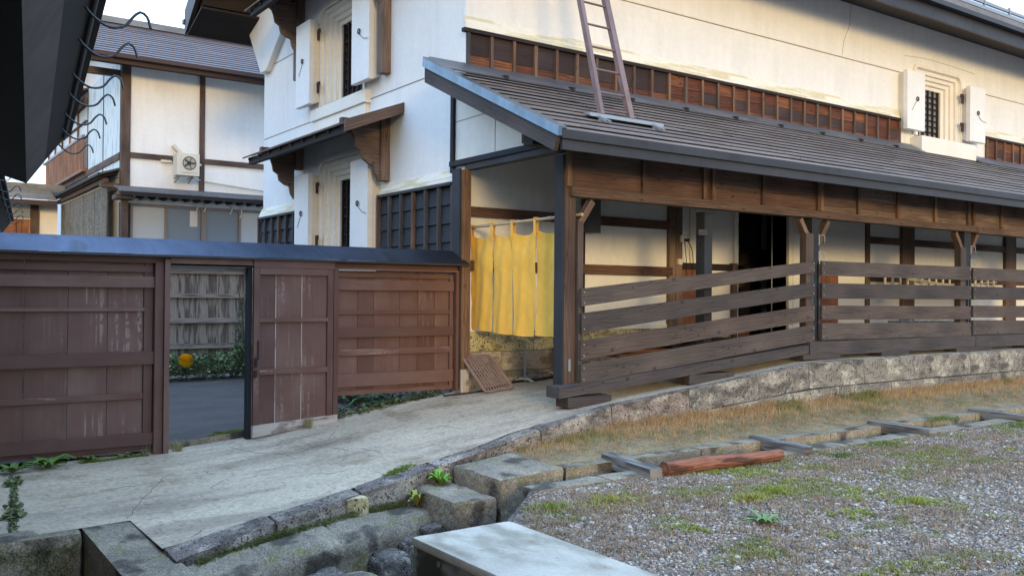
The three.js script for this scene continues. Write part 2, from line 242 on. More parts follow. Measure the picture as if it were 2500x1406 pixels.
const box = (x0, x1, y0, y1, z0, z1, grain, o) => hexa(P8(x0, x1, y0, y1, z0, z1), Object.assign({ grain: grain ?? 0 }, o));
// board running in x whose bottom / top are given at both ends
const slope = (x0, x1, yb0, yb1, yt0, yt1, z0, z1, o) => hexa([[x0, yb0, z0], [x1, yb1, z0], [x0, yt0, z0], [x1, yt1, z0], [x0, yb0, z1], [x1, yb1, z1], [x0, yt0, z1], [x1, yt1, z1]], o);
// bar between two points with rectangular section
function bar(p, q, w, h, o = {}) {
  const a = new THREE.Vector3(...p), b = new THREE.Vector3(...q), d = b.clone().sub(a).normalize(), up = Math.abs(d.y) > .95 ? new THREE.Vector3(0, 0, 1) : new THREE.Vector3(0, 1, 0);
  const s = new THREE.Vector3().crossVectors(d, o.side ? new THREE.Vector3(...o.side) : up).normalize(), t = new THREE.Vector3().crossVectors(s, d).normalize(); const c = [];
  for (let k = 0; k < 8; k++) { const e = (k & 1 ? b : a).clone().addScaledVector(t, (k & 2 ? .5 : -.5) * h).addScaledVector(s, (k & 4 ? .5 : -.5) * w); c.push(e.toArray()); }
  return hexa(c, Object.assign({ grain: 0 }, o));
}
function tube(pts, r, seg = 24, rad = 8, closed = false) { return new THREE.TubeGeometry(new THREE.CatmullRomCurve3(pts.map(p => new THREE.Vector3(...p)), closed), seg, r, rad, closed); }
function cyl(p, q, r0, r1, rad = 10) { const a = new THREE.Vector3(...p), b = new THREE.Vector3(...q), g = new THREE.CylinderGeometry(r1, r0, a.distanceTo(b), rad); g.translate(0, a.distanceTo(b) / 2, 0); g.applyQuaternion(new THREE.Quaternion().setFromUnitVectors(new THREE.Vector3(0, 1, 0), b.clone().sub(a).normalize())); g.translate(...p); return g; }
const merge = (l) => mergeGeometries(l.map(g => { const q = g.index ? g.toNonIndexed() : g; for (const k of Object.keys(q.attributes)) if (!['position', 'normal', 'uv'].includes(k)) q.deleteAttribute(k); return q; }));
// extrude polygon [[a,b]..] along x (zy plane) or z (xy plane)
function extr(poly, d, holes = [], bevel = 0) { const s = new THREE.Shape(poly.map(p => new THREE.Vector2(...p))); for (const h of holes) s.holes.push(new THREE.Path(h.map(p => new THREE.Vector2(...p)))); return new THREE.ExtrudeGeometry(s, { depth: d, bevelEnabled: bevel > 0, bevelSize: bevel, bevelThickness: bevel, bevelSegments: 2, curveSegments: 6 }); }
const exZ = (poly, z0, z1, holes, bv) => extr(poly, z1 - z0, holes, bv).translate(0, 0, z0);
// poly given as (z, y), extruded from x0 to x1
const exX = (poly, x0, x1, holes = [], bv) => extr(poly.map(([z, y]) => [-z, y]), x1 - x0, holes.map(h => h.map(([z, y]) => [-z, y])), bv).rotateY(Math.PI / 2).translate(x0, 0, 0);
const rect = (a, b, c, d) => [[a, c], [b, c], [b, d], [a, d]];
function arch(a, b, c, d, r) { const o = [[a, c], [b, c]]; for (let i = 0; i <= 6; i++) { const t = i / 6 * Math.PI / 2; o.push([b - r + Math.cos(t) * r, d - r + Math.sin(t) * r]); } for (let i = 0; i <= 6; i++) { const t = Math.PI / 2 + i / 6 * Math.PI / 2; o.push([a + r + Math.cos(t) * r, d - r + Math.sin(t) * r]); } return o; }
// ground height of the ramp and porch floor
const RX = [-9, -5, -3.6, -2.7, -1.76, 0, .6, 1.8, 2.5, 3.8, 4.3, 30], RH = [-.2, -.14, -.1, -.03, .09, .32, .38, .48, .55, .68, .69, .71];
function ramp(x) { let i = 0; while (i < RX.length - 2 && x > RX[i + 1]) i++; const t = clamp((x - RX[i]) / (RX[i + 1] - RX[i])); return lerp(RH[i], RH[i + 1], t); }
function sheet(fn, nu, nv, uvs = 1) { const P = [], UV = [], I = []; for (let j = 0; j <= nv; j++) for (let i = 0; i <= nu; i++) { const p = fn(i / nu, j / nv); P.push(...p); UV.push(p[0] * uvs, p[2] * uvs); } for (let j = 0; j < nv; j++) for (let i = 0; i < nu; i++) { const a = j * (nu + 1) + i, b = a + 1, c = a + nu + 1, d = c + 1; I.push(a, c, b, b, c, d); } const g = new THREE.BufferGeometry(); g.setAttribute('position', new THREE.Float32BufferAttribute(P, 3)); g.setAttribute('uv', new THREE.Float32BufferAttribute(UV, 2)); g.setIndex(I); g.computeVertexNormals(); return g; }

// ---------------------------------------------------------------- ground, yards, kerbs
const flat = (poly, y) => { const g = new THREE.ShapeGeometry(new THREE.Shape(poly.map(([x, z]) => new THREE.Vector2(x, -z)))); g.rotateX(-Math.PI / 2).translate(0, y, 0); return g; };
struct('ground', flat([[-600, -600], [600, -600], [600, 600], [-600, 600]], -0.8), M.ground);
struct('gravel_yard', flat([[-1.84, 3.9], [60, 3.9], [60, 45], [-3.41, 45], [-3.41, 5.95], [-3.0, 5.2], [-2.45, 4.55]], 0), M.gravel);
struct('side_yard', flat([[-3.41, 9.2], [-3.41, 45], [-40, 45], [-40, 6.4], [-4.6, 6.4]], -0.02), M.gravel);
struct('asphalt_yard', flat([[-30, -0.08], [0.4, -0.08], [0.4, -30], [-30, -30]], -0.1), M.asphalt);
const rampEdge = [[-4.45, 3.5], [-3.95, 3.29], [-3.53, 3.07], [-2.87, 2.86], [-2.23, 2.67], [-1.62, 2.62], [-1.0, 2.42], [-.3, 2.36], [.385, 2.26], [2.2, 2.22], [4.4, 2.2], [30, 2.2]];
const kerbFront = [[-4.45, 3.82], [-4.03, 3.55], [-3.63, 3.34], [-3.03, 3.14], [-2.81, 3.03], [-2.2, 2.90], [-1.89, 2.86], [-1.17, 2.65], [-.68, 2.58], [-.08, 2.48], [.385, 2.36], [2.2, 2.31], [4.4, 2.3], [30, 2.3]];
M.crack = plain(0x35312c, .95);
const CRACKS = [[[-3.8, 1.24], [-3.85, 1.26], [-4.08, 1.72], [-4.33, 2.29], [-4.45, 2.6]], [[-3.01, .38], [-2.92, .87], [-2.73, 1.16], [-2.75, 1.49]], [[-2.75, 1.26], [-2.47, 1.18], [-2.22, 1.0], [-2.01, .68]], [[-2.86, 2.19], [-2.75, 2.29], [-2.59, 2.28]], [[-2.33, 1.35], [-2.28, 1.61]], [[-2.17, 1.64], [-2.14, 2.02]], [[-4.44, 1.55], [-4.25, 1.49], [-3.93, 1.51]], [[-1.4, 1.53], [-1.2, 1.53], [-1.14, 1.89]]].map(c => { const o = [c[0]]; for (let i = 1; i < c.length; i++) for (let k = 1; k <= 5; k++) o.push([lerp(c[i - 1][0], c[i][0], k / 5) + rr(-.016, .016), lerp(c[i - 1][1], c[i][1], k / 5) + rr(-.016, .016)]); return o; });
const along = (path, x) => { let i = 0; while (i < path.length - 2 && x > path[i + 1][0]) i++; return lerp(path[i][1], path[i + 1][1], clamp((x - path[i][0]) / (path[i + 1][0] - path[i][0]))); };
const bumpy = (x, z) => n3(x * 1.3 + 7, 2, z * 1.3) * 0.02 + n3(x * 4, 3, z * 4) * 0.006;
struct('concrete_ramp', sheet((u, v) => { const x = lerp(-4.45, 17, u * u * .6 + u * .4), z = lerp(x > .02 ? -.02 : -.05, along(rampEdge, x) + .03, v); return [x, ramp(x) + bumpy(x, z) * (x < 4 ? 1 : .3), z]; }, 150, 24), M.concrete);
struct('concrete_ramp', sheet((u, v) => { const x = lerp(-11, -4.45, u), z = lerp(-.05, 2.655, v); return [x, ramp(x) + bumpy(x, z), z]; }, 40, 16), M.concrete);
struct('ramp_side', hexa([[-4.45, -.4, -.16], [.0, -.4, -.16], [-4.45, ramp(-4.45) - .03, -.16], [0, .29, -.16], [-4.45, -.4, -.05], [0, -.4, -.05], [-4.45, ramp(-4.45) - .01, -.05], [0, .31, -.05]], { n: [12, 2, 1] }), M.oldConcrete);
scene.children.filter(o => o.name === 'concrete_ramp').forEach(o => { for (const c of CRACKS) part(o, 'crack', tube(c.map(([x, z]) => [x, ramp(x) + bumpy(x, z) - .001, z]), .0032, 40, 4), M.crack); });
// verge: the strip of dry grass between the plinth and the drain
const VX = [-1.9, -1.2, 0, 2, 5, 30], VY = [.03, .05, .12, .16, .2, .24];
const vergeY = (x, z) => { let i = 0; while (i < 4 && x > VX[i + 1]) i++; const yw = lerp(VY[i], VY[i + 1], clamp((x - VX[i]) / (VX[i + 1] - VX[i]))); const zw = along(kerbFront, x); return lerp(yw, .045, clamp((z - zw) / (3.34 - zw))); };
struct('grass_verge', sheet((u, v) => { const x = lerp(-1.3, 30, u * u * .5 + u * .5), z = lerp(along(kerbFront, x) - .05, 3.34, v); return [x, vergeY(x, z) + n3(x * 5, 1, z * 5) * .02, z]; }, 120, 10), M.soil);
{ // kerb of the ramp and the two courses of the plinth
  const k = thing('stone_kerb', 'rough pitted stone kerb edging the sloping concrete ramp in the foreground', 'kerb');
  const cuts = [-4.45, -3.62, -2.83, -2.05, -1.45, -.72];
  for (let i = 0; i < cuts.length - 1; i++) {
    const a = cuts[i] + .008, b = cuts[i + 1] - .008, e = (x, f) => [x, f ? along(kerbFront, x) : along(rampEdge, x)];
    part(k, 'kerb_stone', hexa([[a, -.5, e(a)[1]], [b, -.5, e(b)[1]], [a, ramp(a) + .004, e(a)[1]], [b, ramp(b) + .004, e(b)[1]], [a, -.5, e(a, 1)[1]], [b, -.5, e(b, 1)[1]], [a, ramp(a) - .012, e(a, 1)[1] - .02], [b, ramp(b) - .012, e(b, 1)[1] - .02]], { n: [26, 18, 8], amp: .014, f: 7 }), M.kerb[i % 3]);
  }
  part(k, 'cement_patch', hexa(P8(-2.98, -2.80, -.42, -.075, 2.98, 3.10), { n: [4, 6, 3], amp: .01 }), M.foundA, 'smooth pale cement patch in the kerb');
  const p = thing('stone_plinth', 'long two-course stone plinth carrying the porch above the dry grass', 'retaining wall');
  const JX = [-1, 0, 1.1, 2.45, 3.85, 30], JY = [.06, .11, .168, .255, .36, .36], joint = (x) => { let i = 0; while (i < 4 && x > JX[i + 1]) i++; return lerp(JY[i], JY[i + 1], clamp((x - JX[i]) / (JX[i + 1] - JX[i]))); };
  const c2 = [-.72, .36, 1.55, 2.75, 3.72, 4.9, 6.1, 7.6, 9.1, 10.6, 12.3, 14, 16];
  for (let i = 0; i < c2.length - 1; i++) {
    const a = c2[i] + .001, b = c2[i + 1] - .001, f = (x) => along(kerbFront, x), r = (x) => along(rampEdge, x);
    part(p, 'stone_block', hexa([[a, joint(a) + .004, r(a)], [b, joint(b) + .004, r(b)], [a, ramp(a) + .006, r(a)], [b, ramp(b) + .006, r(b)], [a, joint(a) + .004, f(a)], [b, joint(b) + .004, f(b)], [a, ramp(a) - .008, f(a) - .02], [b, ramp(b) - .008, f(b) - .02]], { n: [40, 10, 3], amp: .008, f: 8 }), i < 2 ? M.kerb[(i + 2) % 3] : pick(M.plinth));
    const s = .6; if (i < c2.length - 2) part(p, 'stone_block', hexa([[a + s, -.3, r(a)], [b + s, -.3, r(b)], [a + s, joint(a + s) - .004, r(a)], [b + s, joint(b + s) - .004, r(b)], [a + s, -.3, f(a) + .015], [b + s, -.3, f(b) + .015], [a + s, joint(a + s) - .004, f(a) + .015], [b + s, joint(b + s) - .004, f(b) + .015]], { n: [20, 5, 3], amp: .01, f: 6 }), pick(M.plinth));
  }
}
{ // drain channel with its end apron, step and rubble lip
  const d = thing('drain_channel', 'open concrete drain channel running beside the dry grass strip', 'drain');
  part(d, 'apron', hexa([[-1.9, -.75, 2.88], [-1.16, -.75, 2.66], [-1.9, .045, 2.88], [-1.16, .055, 2.66], [-1.9, -.75, 3.6], [-1.16, -.75, 3.47], [-1.9, .045, 3.6], [-1.16, .05, 3.47]], { n: [30, 26, 26], amp: .016, f: 7 }), M.oldConcrete);
  for (let x = -1.14, i = 0; x < 13; i++) { const L = i === 0 ? .66 : i < 7 ? 1.0 : 1.8; part(d, 'channel_wall', box(x, x + L - .012, -.6, .048 + rr(-.006, .006), 3.30, 3.47 + rr(-.01, .01), 0, { n: [10, 6, 3], amp: .008 }), M.oldConcrete); x += L; }
  for (let x = -1.8, i = 0; x < 13; i++) { const L = i < 3 ? .75 : 1.7; part(d, 'channel_rim', box(x, x + L - .012, -.6, .016, 3.74 + rr(-.01, .01), 3.96, 0, { n: [10, 3, 4], amp: .014 }), M.oldConcrete); x += L; }
  part(d, 'channel_floor', box(-1.5, 14, -.6, -.27, 3.44, 3.76, 0), M.oldConcrete);
  const s = solo('step_block', hexa(P8(-2.31, -1.93, -.75, -.085, 2.85, 3.6), { n: [18, 24, 26], amp: .022, f: 7 }), M.oldConcrete, 'square concrete step block below the open end of the drain', 'block');
  const l = thing('gutter_lip', 'low cracked concrete lip with rubble stones at the foot of the kerb', 'gutter');
  const cut = [];
  {
    const sec = [[-.06, -.19], [.02, -.195], [.10, -.205], [.18, -.215], [.26, -.23], [.32, -.255], [.35, -.30], [.36, -.36], [.355, -.44], [.34, -.52], [.33, -.62], [.33, -.75]], P = [], UV = [], I = [], N = 150, m = sec.length;
    for (let k = 0; k <= N; k++) { const x = lerp(-4.7, -2.31, k / N), zf = along(kerbFront, x), ck = [-3.86, -3.2, -2.62].reduce((q, c) => q + Math.exp(-Math.pow((x - c - .03 * Math.sin(x * 90)) / .014, 2)), 0); sec.forEach(([dz, y], q) => { const z = zf + dz, w = q / (m - 1); P.push(x, y + n3(x * 5, y * 5, z * 5) * .05 + n3(x * 16, y * 16, z * 16) * .018 - (q > 0 && q < 7 ? ck * .02 : 0), z + (q > 4 ? n3(x * 4 + 9, y * 6, 3) * .12 + n3(x * 14, y * 14, 8) * .03 : 0)); UV.push(x, dz - y); }); }
    for (let k = 0; k < N; k++) for (let q = 0; q < m - 1; q++) { const a = k * m + q, b = a + 1, c = a + m, d = c + 1; I.push(a, b, c, b, d, c); }
    const g = new THREE.BufferGeometry(); g.setAttribute('position', new THREE.Float32BufferAttribute(P, 3)); g.setAttribute('uv', new THREE.Float32BufferAttribute(UV, 2)); g.setIndex(I); g.computeVertexNormals(); part(l, 'lip_slab', g, M.oldConcrete);
  }
  for (const [x, y, z, r] of [[-3.75, -.5, 3.86, .13], [-3.42, -.52, 3.72, .15], [-2.82, -.52, 3.5, .16], [-2.55, -.46, 3.4, .11], [-2.38, -.36, 3.38, .1], [-2.98, -.68, 3.66, .14], [-2.62, -.66, 3.56, .16], [-2.2, -.62, 3.66, .14], [-2.42, -.62, 3.6, .12]])
    part(l, 'rubble_stone', hexa(P8(x - r, x + r, y - r * .8, y + r * .8, z - r * .8, z + r * .7), { n: [6, 6, 6], amp: r * .55, f: 5 / r * .1 + 3 }), M.rock);
  solo('concrete_slab', hexa([[-4.77, -.6, 2.63], [-4.43, -.6, 2.63], [-4.77, -.13, 2.63], [-4.43, -.128, 2.63], [-4.74, -.6, 4.9], [-4.36, -.6, 4.9], [-4.74, -.19, 4.9], [-4.36, -.18, 4.9]], { n: [8, 8, 26], amp: .014, f: 5 }), M.oldConcrete, 'rough lichened concrete slab bridging the ditch at lower left', 'slab');
  solo('mossy_kerb', box(-11, -4.765, -.6, -.135, 2.5, 2.78, 0, { n: [60, 8, 6], amp: .03, f: 5 }), M.oldConcrete, 'mossy broken kerb at the lower left corner beside the slab', 'kerb');
  struct('ditch_bank', hexa([[-2.5, -.8, 4.2], [-1.84, -.8, 3.75], [-2.5, -.01, 4.52], [-1.84, -.01, 3.9], [-3.45, -.8, 5.9], [-1.8, -.8, 6], [-3.43, -.01, 5.92], [-1.8, -.01, 6]], { n: [10, 8, 14], amp: .02 }), M.rock);
  const pp = thing('concrete_parapet', 'big pale concrete parapet block nearest the camera at bottom centre', 'block');
  part(pp, 'top_slab', box(-3.955, -3.415, .362, .4, 5.865, 9.15, 2, { n: [24, 5, 120], amp: .016, f: 10 }), M.paleConcrete); part(pp, 'mossy_body', box(-3.953, -3.417, -.75, .364, 5.87, 9.15, 2, { n: [10, 14, 50], amp: .010, f: 5 }), M.mossConcrete, 'dark mossy flank below the pale top');
  solo('concrete_stub', hexa(P8(-4.22, -3.97, -.75, .16, 5.45, 6.0), { n: [7, 10, 8], amp: .02, f: 6 }), M.oldConcrete, 'small dark concrete stub just left of the big pale parapet', 'block');
}
M.timber = std({ map: M.backPlank[1].map, bumpMap: paintBump, bumpScale: .006, color: 0xc4ced2, roughness: .92 });
const TG = 'weathered timbers laid across the drain channel', TL = ['first weathered timber across the drain, just left of the log end', 'second weathered timber across the drain, behind the right end of the log', 'third weathered timber across the drain, beside the pale mossy edge', 'fourth weathered timber across the drain, farthest right'];
[[-.52, -.66], [1.47, 1.34], [3.53, 3.5], [5.72, 5.62]].forEach(([a, b], i) => solo('drain_timber', hexa([[a - .07, -.03, 3.28], [a + .07, -.03, 3.28], [a - .07, .085, 3.28], [a + .07, .085, 3.28], [b - .07, -.03, 4.07], [b + .07, -.03, 4.07], [b - .07, .08, 4.07], [b + .07, .08, 4.07]], { grain: 2, n: [5, 4, 24], amp: .012, f: 9 }), M.timber, TL[i], 'timber', TG));
{
  const lg = thing('cut_log', 'short reddish bark-covered log lying on the gravel by the drain', 'log');
  const A = [-.545, .062, 4.05], B = [.86, .062, 4.10], g = cyl(A, B, .084, .07, 28), p = g.attributes.position;
  const G2 = new THREE.CylinderGeometry(.050, .060, 1.41, 36, 60, true), q = G2.attributes.position, uv = G2.attributes.uv;
  for (let i = 0; i < q.count; i++) { const a = Math.atan2(q.getZ(i), q.getX(i)), y = q.getY(i), k = 1 + n3(Math.cos(a) * 2 + 9, y * 5, Math.sin(a) * 2) * .34 + n3(Math.cos(a) * 6, y * 14, Math.sin(a) * 6) * .16 + Math.max(0, n3(Math.cos(a) * 3 + 20, y * 7, Math.sin(a) * 3)) * .35 + .10 * Math.exp(-Math.pow((y + .25) / .05, 2)); q.setX(i, q.getX(i) * k); q.setZ(i, q.getZ(i) * k + .018 * Math.sin(y * 3.4)); const u0 = uv.getX(i); uv.setXY(i, y, u0 * .5); }
  G2.computeVertexNormals(); G2.applyQuaternion(new THREE.Quaternion().setFromUnitVectors(new THREE.Vector3(0, 1, 0), new THREE.Vector3(B[0] - A[0], B[1] - A[1], B[2] - A[2]).normalize())); G2.translate((A[0] + B[0]) / 2, (A[1] + B[1]) / 2, (A[2] + B[2]) / 2);
  part(lg, 'bark', G2, M.bark);
  for (const [P, s] of [[A, -1], [B, 1]]) { const c = new THREE.CylinderGeometry(s < 0 ? .060 : .05, s < 0 ? .060 : .05, .012, 24); c.rotateZ(Math.PI / 2); c.translate(P[0] + s * .004, P[1], P[2]); part(lg, 'cut_end', c, M.endGrain); }
}

// ---------------------------------------------------------------- storehouse
const store = thing('storehouse', 'large white plastered storehouse with dark timber wainscot and stepped shuttered windows', 'storehouse');
const GZ = -3.625, GW = .79;
const openG = (b, t) => rect(GZ - GW, GZ + GW, b, t);
part(store, 'gable_wall', exX([[-7.07, .0], [-.02, .0], [-.02, 6.75], [-3.53, 9.25], [-7.07, 6.75]], 0, .3, [openG(2.0, 3.64), openG(4.5, 6.14)]), M.plaster);
part(store, 'front_wall', exZ([[.003, .3], [17, .3], [17, 6.9], [.003, 6.9]], -.3, 0, [rect(10.68 - GW, 10.68 + GW, 4.5, 5.82), rect(4.98, 6.2, .72, 2.86)]), M.plaster);
part(store, 'rear_wall', box(.3, 17, 0, 6.9, -7.07, -6.77), M.plaster); part(store, 'end_wall', box(17, 17.3, 0, 6.9, -7.07, 0), M.plaster);
for (const [a, b, y0, y1] of [[.02, 4.895, 1.05, 4.1], [6.305, 16.9, 1.05, 4.1], [4.9, 6.3, 2.945, 4.1]]) part(store, 'porch_wall_plaster', box(a, b, y0, y1, .002, .006), M.plaster);
// seams cut round the plaster
const seam = (x0, x1, y) => part(store, 'plaster_seam', box(x0, x1, y - .014, y + .014, .0005, .014, 0), M.plasterTrim);
seam(0.0, 9.6, 5.665); seam(11.75, 17, 5.665);
part(store, 'plaster_seam', box(0, 9.6, 5.647, 5.652, .0005, .016), M.groove); part(store, 'plaster_seam', box(11.75, 17, 5.647, 5.652, .0005, .016), M.groove);
for (const [y, z0, z1] of [[5.69, -7.05, -4.9], [4.372, -7.05, -4.6], [4.372, -2.7, -.02]]) part(store, 'plaster_seam', box(-.0035, -.0005, y - .008, y + .008, z0, z1, 2), M.groove);
part(store, 'plaster_crack', tube([[7.93, 6.64, .0], [7.9, 6.45, .0], [7.85, 6.2, .0], [7.72, 5.95, .0], [7.66, 5.68, 0]], .005, 30, 5), M.groove);
part(store, 'plaster_crack', tube([[9.55, 5.98, 0], [10.2, 6.03, 0], [11.6, 6.02, 0], [12.05, 6.0, 0]], .004, 20, 5), M.groove);
// coved plaster bands above the wainscots
const band = (f) => { for (const [h0, h1, o0, o1] of [[0, .055, .05, .042], [.055, .17, .042, .008]]) f(h0, h1, o0, o1); };
for (const [a, b] of [[-.03, 9.38], [12.05, 17]]) band((h0, h1, o0, o1) => part(store, 'plaster_band', hexa([[a, 4.785 + h0, .0005], [b, 4.785 + h0, .0005], [a, 4.785 + h1, .0005], [b, 4.785 + h1, .0005], [a, 4.785 + h0, o0], [b, 4.785 + h0, o0], [a, 4.785 + h1, o1], [b, 4.785 + h1, o1]], { n: [40, 2, 1], amp: .002 }), M.plasterOld));
for (const [a, b] of [[-7.1, -5.05], [-2.2, -.13]]) band((h0, h1, o0, o1) => part(store, 'plaster_band', hexa([[-o0 * 1.5, 2.905 + h0, a], [-.0005, 2.905 + h0, a], [-o1 * 1.5, 2.905 + h1, a], [-.0005, 2.905 + h1, a], [-o0 * 1.5, 2.905 + h0, b], [-.0005, 2.905 + h0, b], [-o1 * 1.5, 2.905 + h1, b], [-.0005, 2.905 + h1, b]], { grain: 2, n: [1, 2, 20], amp: .002 }), M.plasterOld));
// upper timber wainscot of the front: a bay every 0.345 m
part(store, 'wainscot_rail', box(-.07, 9.4, 4.742, 4.788, .004, .075, 0, { n: [30, 1, 1], amp: .004 }), M.darkBeam); part(store, 'wainscot_rail', box(12.06, 17, 4.742, 4.788, .004, .075), M.darkBeam);
for (let i = 0; i < 49; i++) {
  const x = -.012 + i * .3455; if (x > 9.5 && x < 12.1) continue; const last = x > 16.6;
  part(store, 'batten', box(x, x + .042, 4.24, 4.742, .03, .062, 1), i === 0 ? M.charBatten : M.batten[(i * 7 + (i >> 2)) % 3]);
  if (last || (x < 9.5 && x + .35 > 9.5)) continue; const a = x + .044, b = x + .344, three = i > 9, j = hash(i, 3, 4) * .03;
  const rows = three ? [[4.24, 4.40], [4.404, 4.545 + j], [4.549 + j, 4.742]] : [[4.24, 4.47 - i * .004], [4.474 - i * .004, 4.742]];
  rows.forEach(([y0, y1], r) => part(store, 'wainscot_plank', box(a, b, y0, y1, .003, .022 + r * .003, 0), three ? (r === 1 ? pick([M.burn[1], M.charBrown[0], M.burn[2]]) : pick(M.burn)) : r === 0 ? pick(M.burn) : pick(M.charBrown)));
}
// low wainscot of the gable
for (const [a, b, n] of [[-7.12, -5.05, 6], [-2.2, -.17, 6]]) {
  part(store, 'wainscot_rail', box(-.1, -.003, 2.872, 2.91, a, b, 2), M.charBatten);
  for (let i = 0; i <= n; i++) { const z = lerp(a, b, i / n); part(store, 'batten', box(-.085, -.04, .3, 2.872, z - .022, z + .022, 1), i % 3 ? M.charBatten : M.brown[1]); }
  for (let i = 0; i < n; i++) for (let k = 0; k < 10; k++) { const y = 2.87 - (k + 1) * .235; part(store, 'wainscot_plank', hexa([[-.05, y, lerp(a, b, i / n)], [-.003, y, lerp(a, b, i / n)], [-.028, y + .232, lerp(a, b, i / n)], [-.003, y + .232, lerp(a, b, i / n)], [-.05, y, lerp(a, b, (i + 1) / n)], [-.003, y, lerp(a, b, (i + 1) / n)], [-.028, y + .232, lerp(a, b, (i + 1) / n)], [-.003, y + .232, lerp(a, b, (i + 1) / n)]], { grain: 2 }), M.char); }
}
for (let i = 0; i < 7; i++) part(store, 'base_stone', hexa(P8(-.07, .002, -.3, .515, -7.1 + i * .99, -7.1 + (i + 1) * .99 - .006), { n: [1, 6, 8], amp: .006 }), M.rock);
// cornice plate at the rear corner
part(store, 'cornice_end', exX([[-7.72, 6.58], [-6.98, 5.6], [-6.72, 5.6], [-5.73, 6.32], [-5.9, 6.75], [-7.28, 6.84]], -.1, -.002, [], .012), M.plaster);
// shuttered windows
function kura(m4, b, h, sill, tag) {
  const A = (g) => g.applyMatrix4(m4), t = b + h;
  part(store, 'window_moulding', A(exZ(arch(-.86, .86, b + .05, t + .37, .16), -.02, .028, [arch(-.80, .80, b + .05, t + .31, .13)])), M.plasterTrim);
  for (let k = 0; k < 4; k++) { const a = .79 - k * .1, c = a - .1, f = -.03 - k * .045; part(store, 'window_step', A(exZ(rect(-a, a, b, t + .30 - k * .075), -.32, f, [rect(-c, c, b + .003, t + .225 - k * .075)])), M.plasterTrim); }
  part(store, 'window_back', A(box(-.42, .42, b, t + .02, -.27, -.25)), sill === 1 ? M.pane : M.iron);
  const bars = sub(store, 'window_lattice');
  for (let i = 0; i < 5; i++) part(bars, 'lattice_bar', A(box(-.34 + i * .17 - .016, -.34 + i * .17 + .016, b, t, -.215, -.18, 1)), M.darkBeam);
  for (let i = 1; i < 9; i++) { const y = lerp(b, t, i / 9); part(bars, 'lattice_bar', A(box(-.395, .395, y - .012, y + .012, -.23, -.20, 0)), M.darkBeam); }
  for (const s of [-1, 1]) {
    const x0 = s < 0 ? -1.36 : .80, x1 = s < 0 ? -.80 : 1.36, y0 = b + .09, y1 = t + .13;
    const sh = part(store, 'shutter', A(exZ(rect(x0, x1, y0, y1), .135, .21, [], .006)), M.shutter, (s < 0 ? 'left' : 'right') + ' plaster shutter swung fully open');
    part(sh, 'shutter_step', A(exZ(rect(x0 + .022, x1 - .022, y0 + .022, y1 - .022), .068, .132)), M.plasterTrim); part(sh, 'shutter_step', A(exZ(rect(x0 + .045, x1 - .045, y0 + .045, y1 - .045), .004, .066)), M.plasterTrim);
    const cx = s < 0 ? x1 - .26 : x0 + .27, cy = y0 + h * .55;
    const ring = new THREE.TorusGeometry(.034, .009, 8, 20); ring.translate(cx, cy, .232); part(sh, 'ring_handle', A(ring), M.iron);
    part(sh, 'tie_wire', A(tube(s < 0 ? [[cx, cy - .03, .23], [cx - .07, cy - .1, .22], [cx - .16, cy - .22, .222]] : [[cx, cy - .03, .23], [cx + .12, cy - .12, .222], [cx + .30, cy - .16, .24]], .0035, 12, 5)), M.iron);
    for (const hy of [y0 + .22, y1 - .28]) part(sh, 'hinge', A(merge([box(s * .80 - .075, s * .80 + .075, hy + .075, hy + .14, .05, .075), box(s * .80 - .0 * s - .045, s * .80 + .045, hy - .03, hy + .075, .052, .073)])), M.ironRed);
  }
  if (sill === 1) part(store, 'window_sill', A(hexa(P8(-.94, .98, b - .30, b + .0, .0, .24), { n: [12, 4, 3], amp: .008 })), M.plasterTrim);
  if (sill === 2) { part(store, 'window_sill', A(exZ(rect(-1.0, 1.0, b - .17, b + .0), .0, .09, [], .01)), M.plasterTrim); part(store, 'window_sill', A(exZ(rect(-.94, .94, b - .36, b - .19), .0, .06, [], .01)), M.plasterTrim); }
}
const mG = new THREE.Matrix4().makeBasis(new THREE.Vector3(0, 0, 1), new THREE.Vector3(0, 1, 0), new THREE.Vector3(-1, 0, 0)).setPosition(0, 0, GZ), mF = new THREE.Matrix4().setPosition(10.68, 0, 0);
kura(mG, 2.0, 1.32, 2); kura(mG, 4.5, 1.32, 2); kura(mF, 4.5, 1.02, 1);
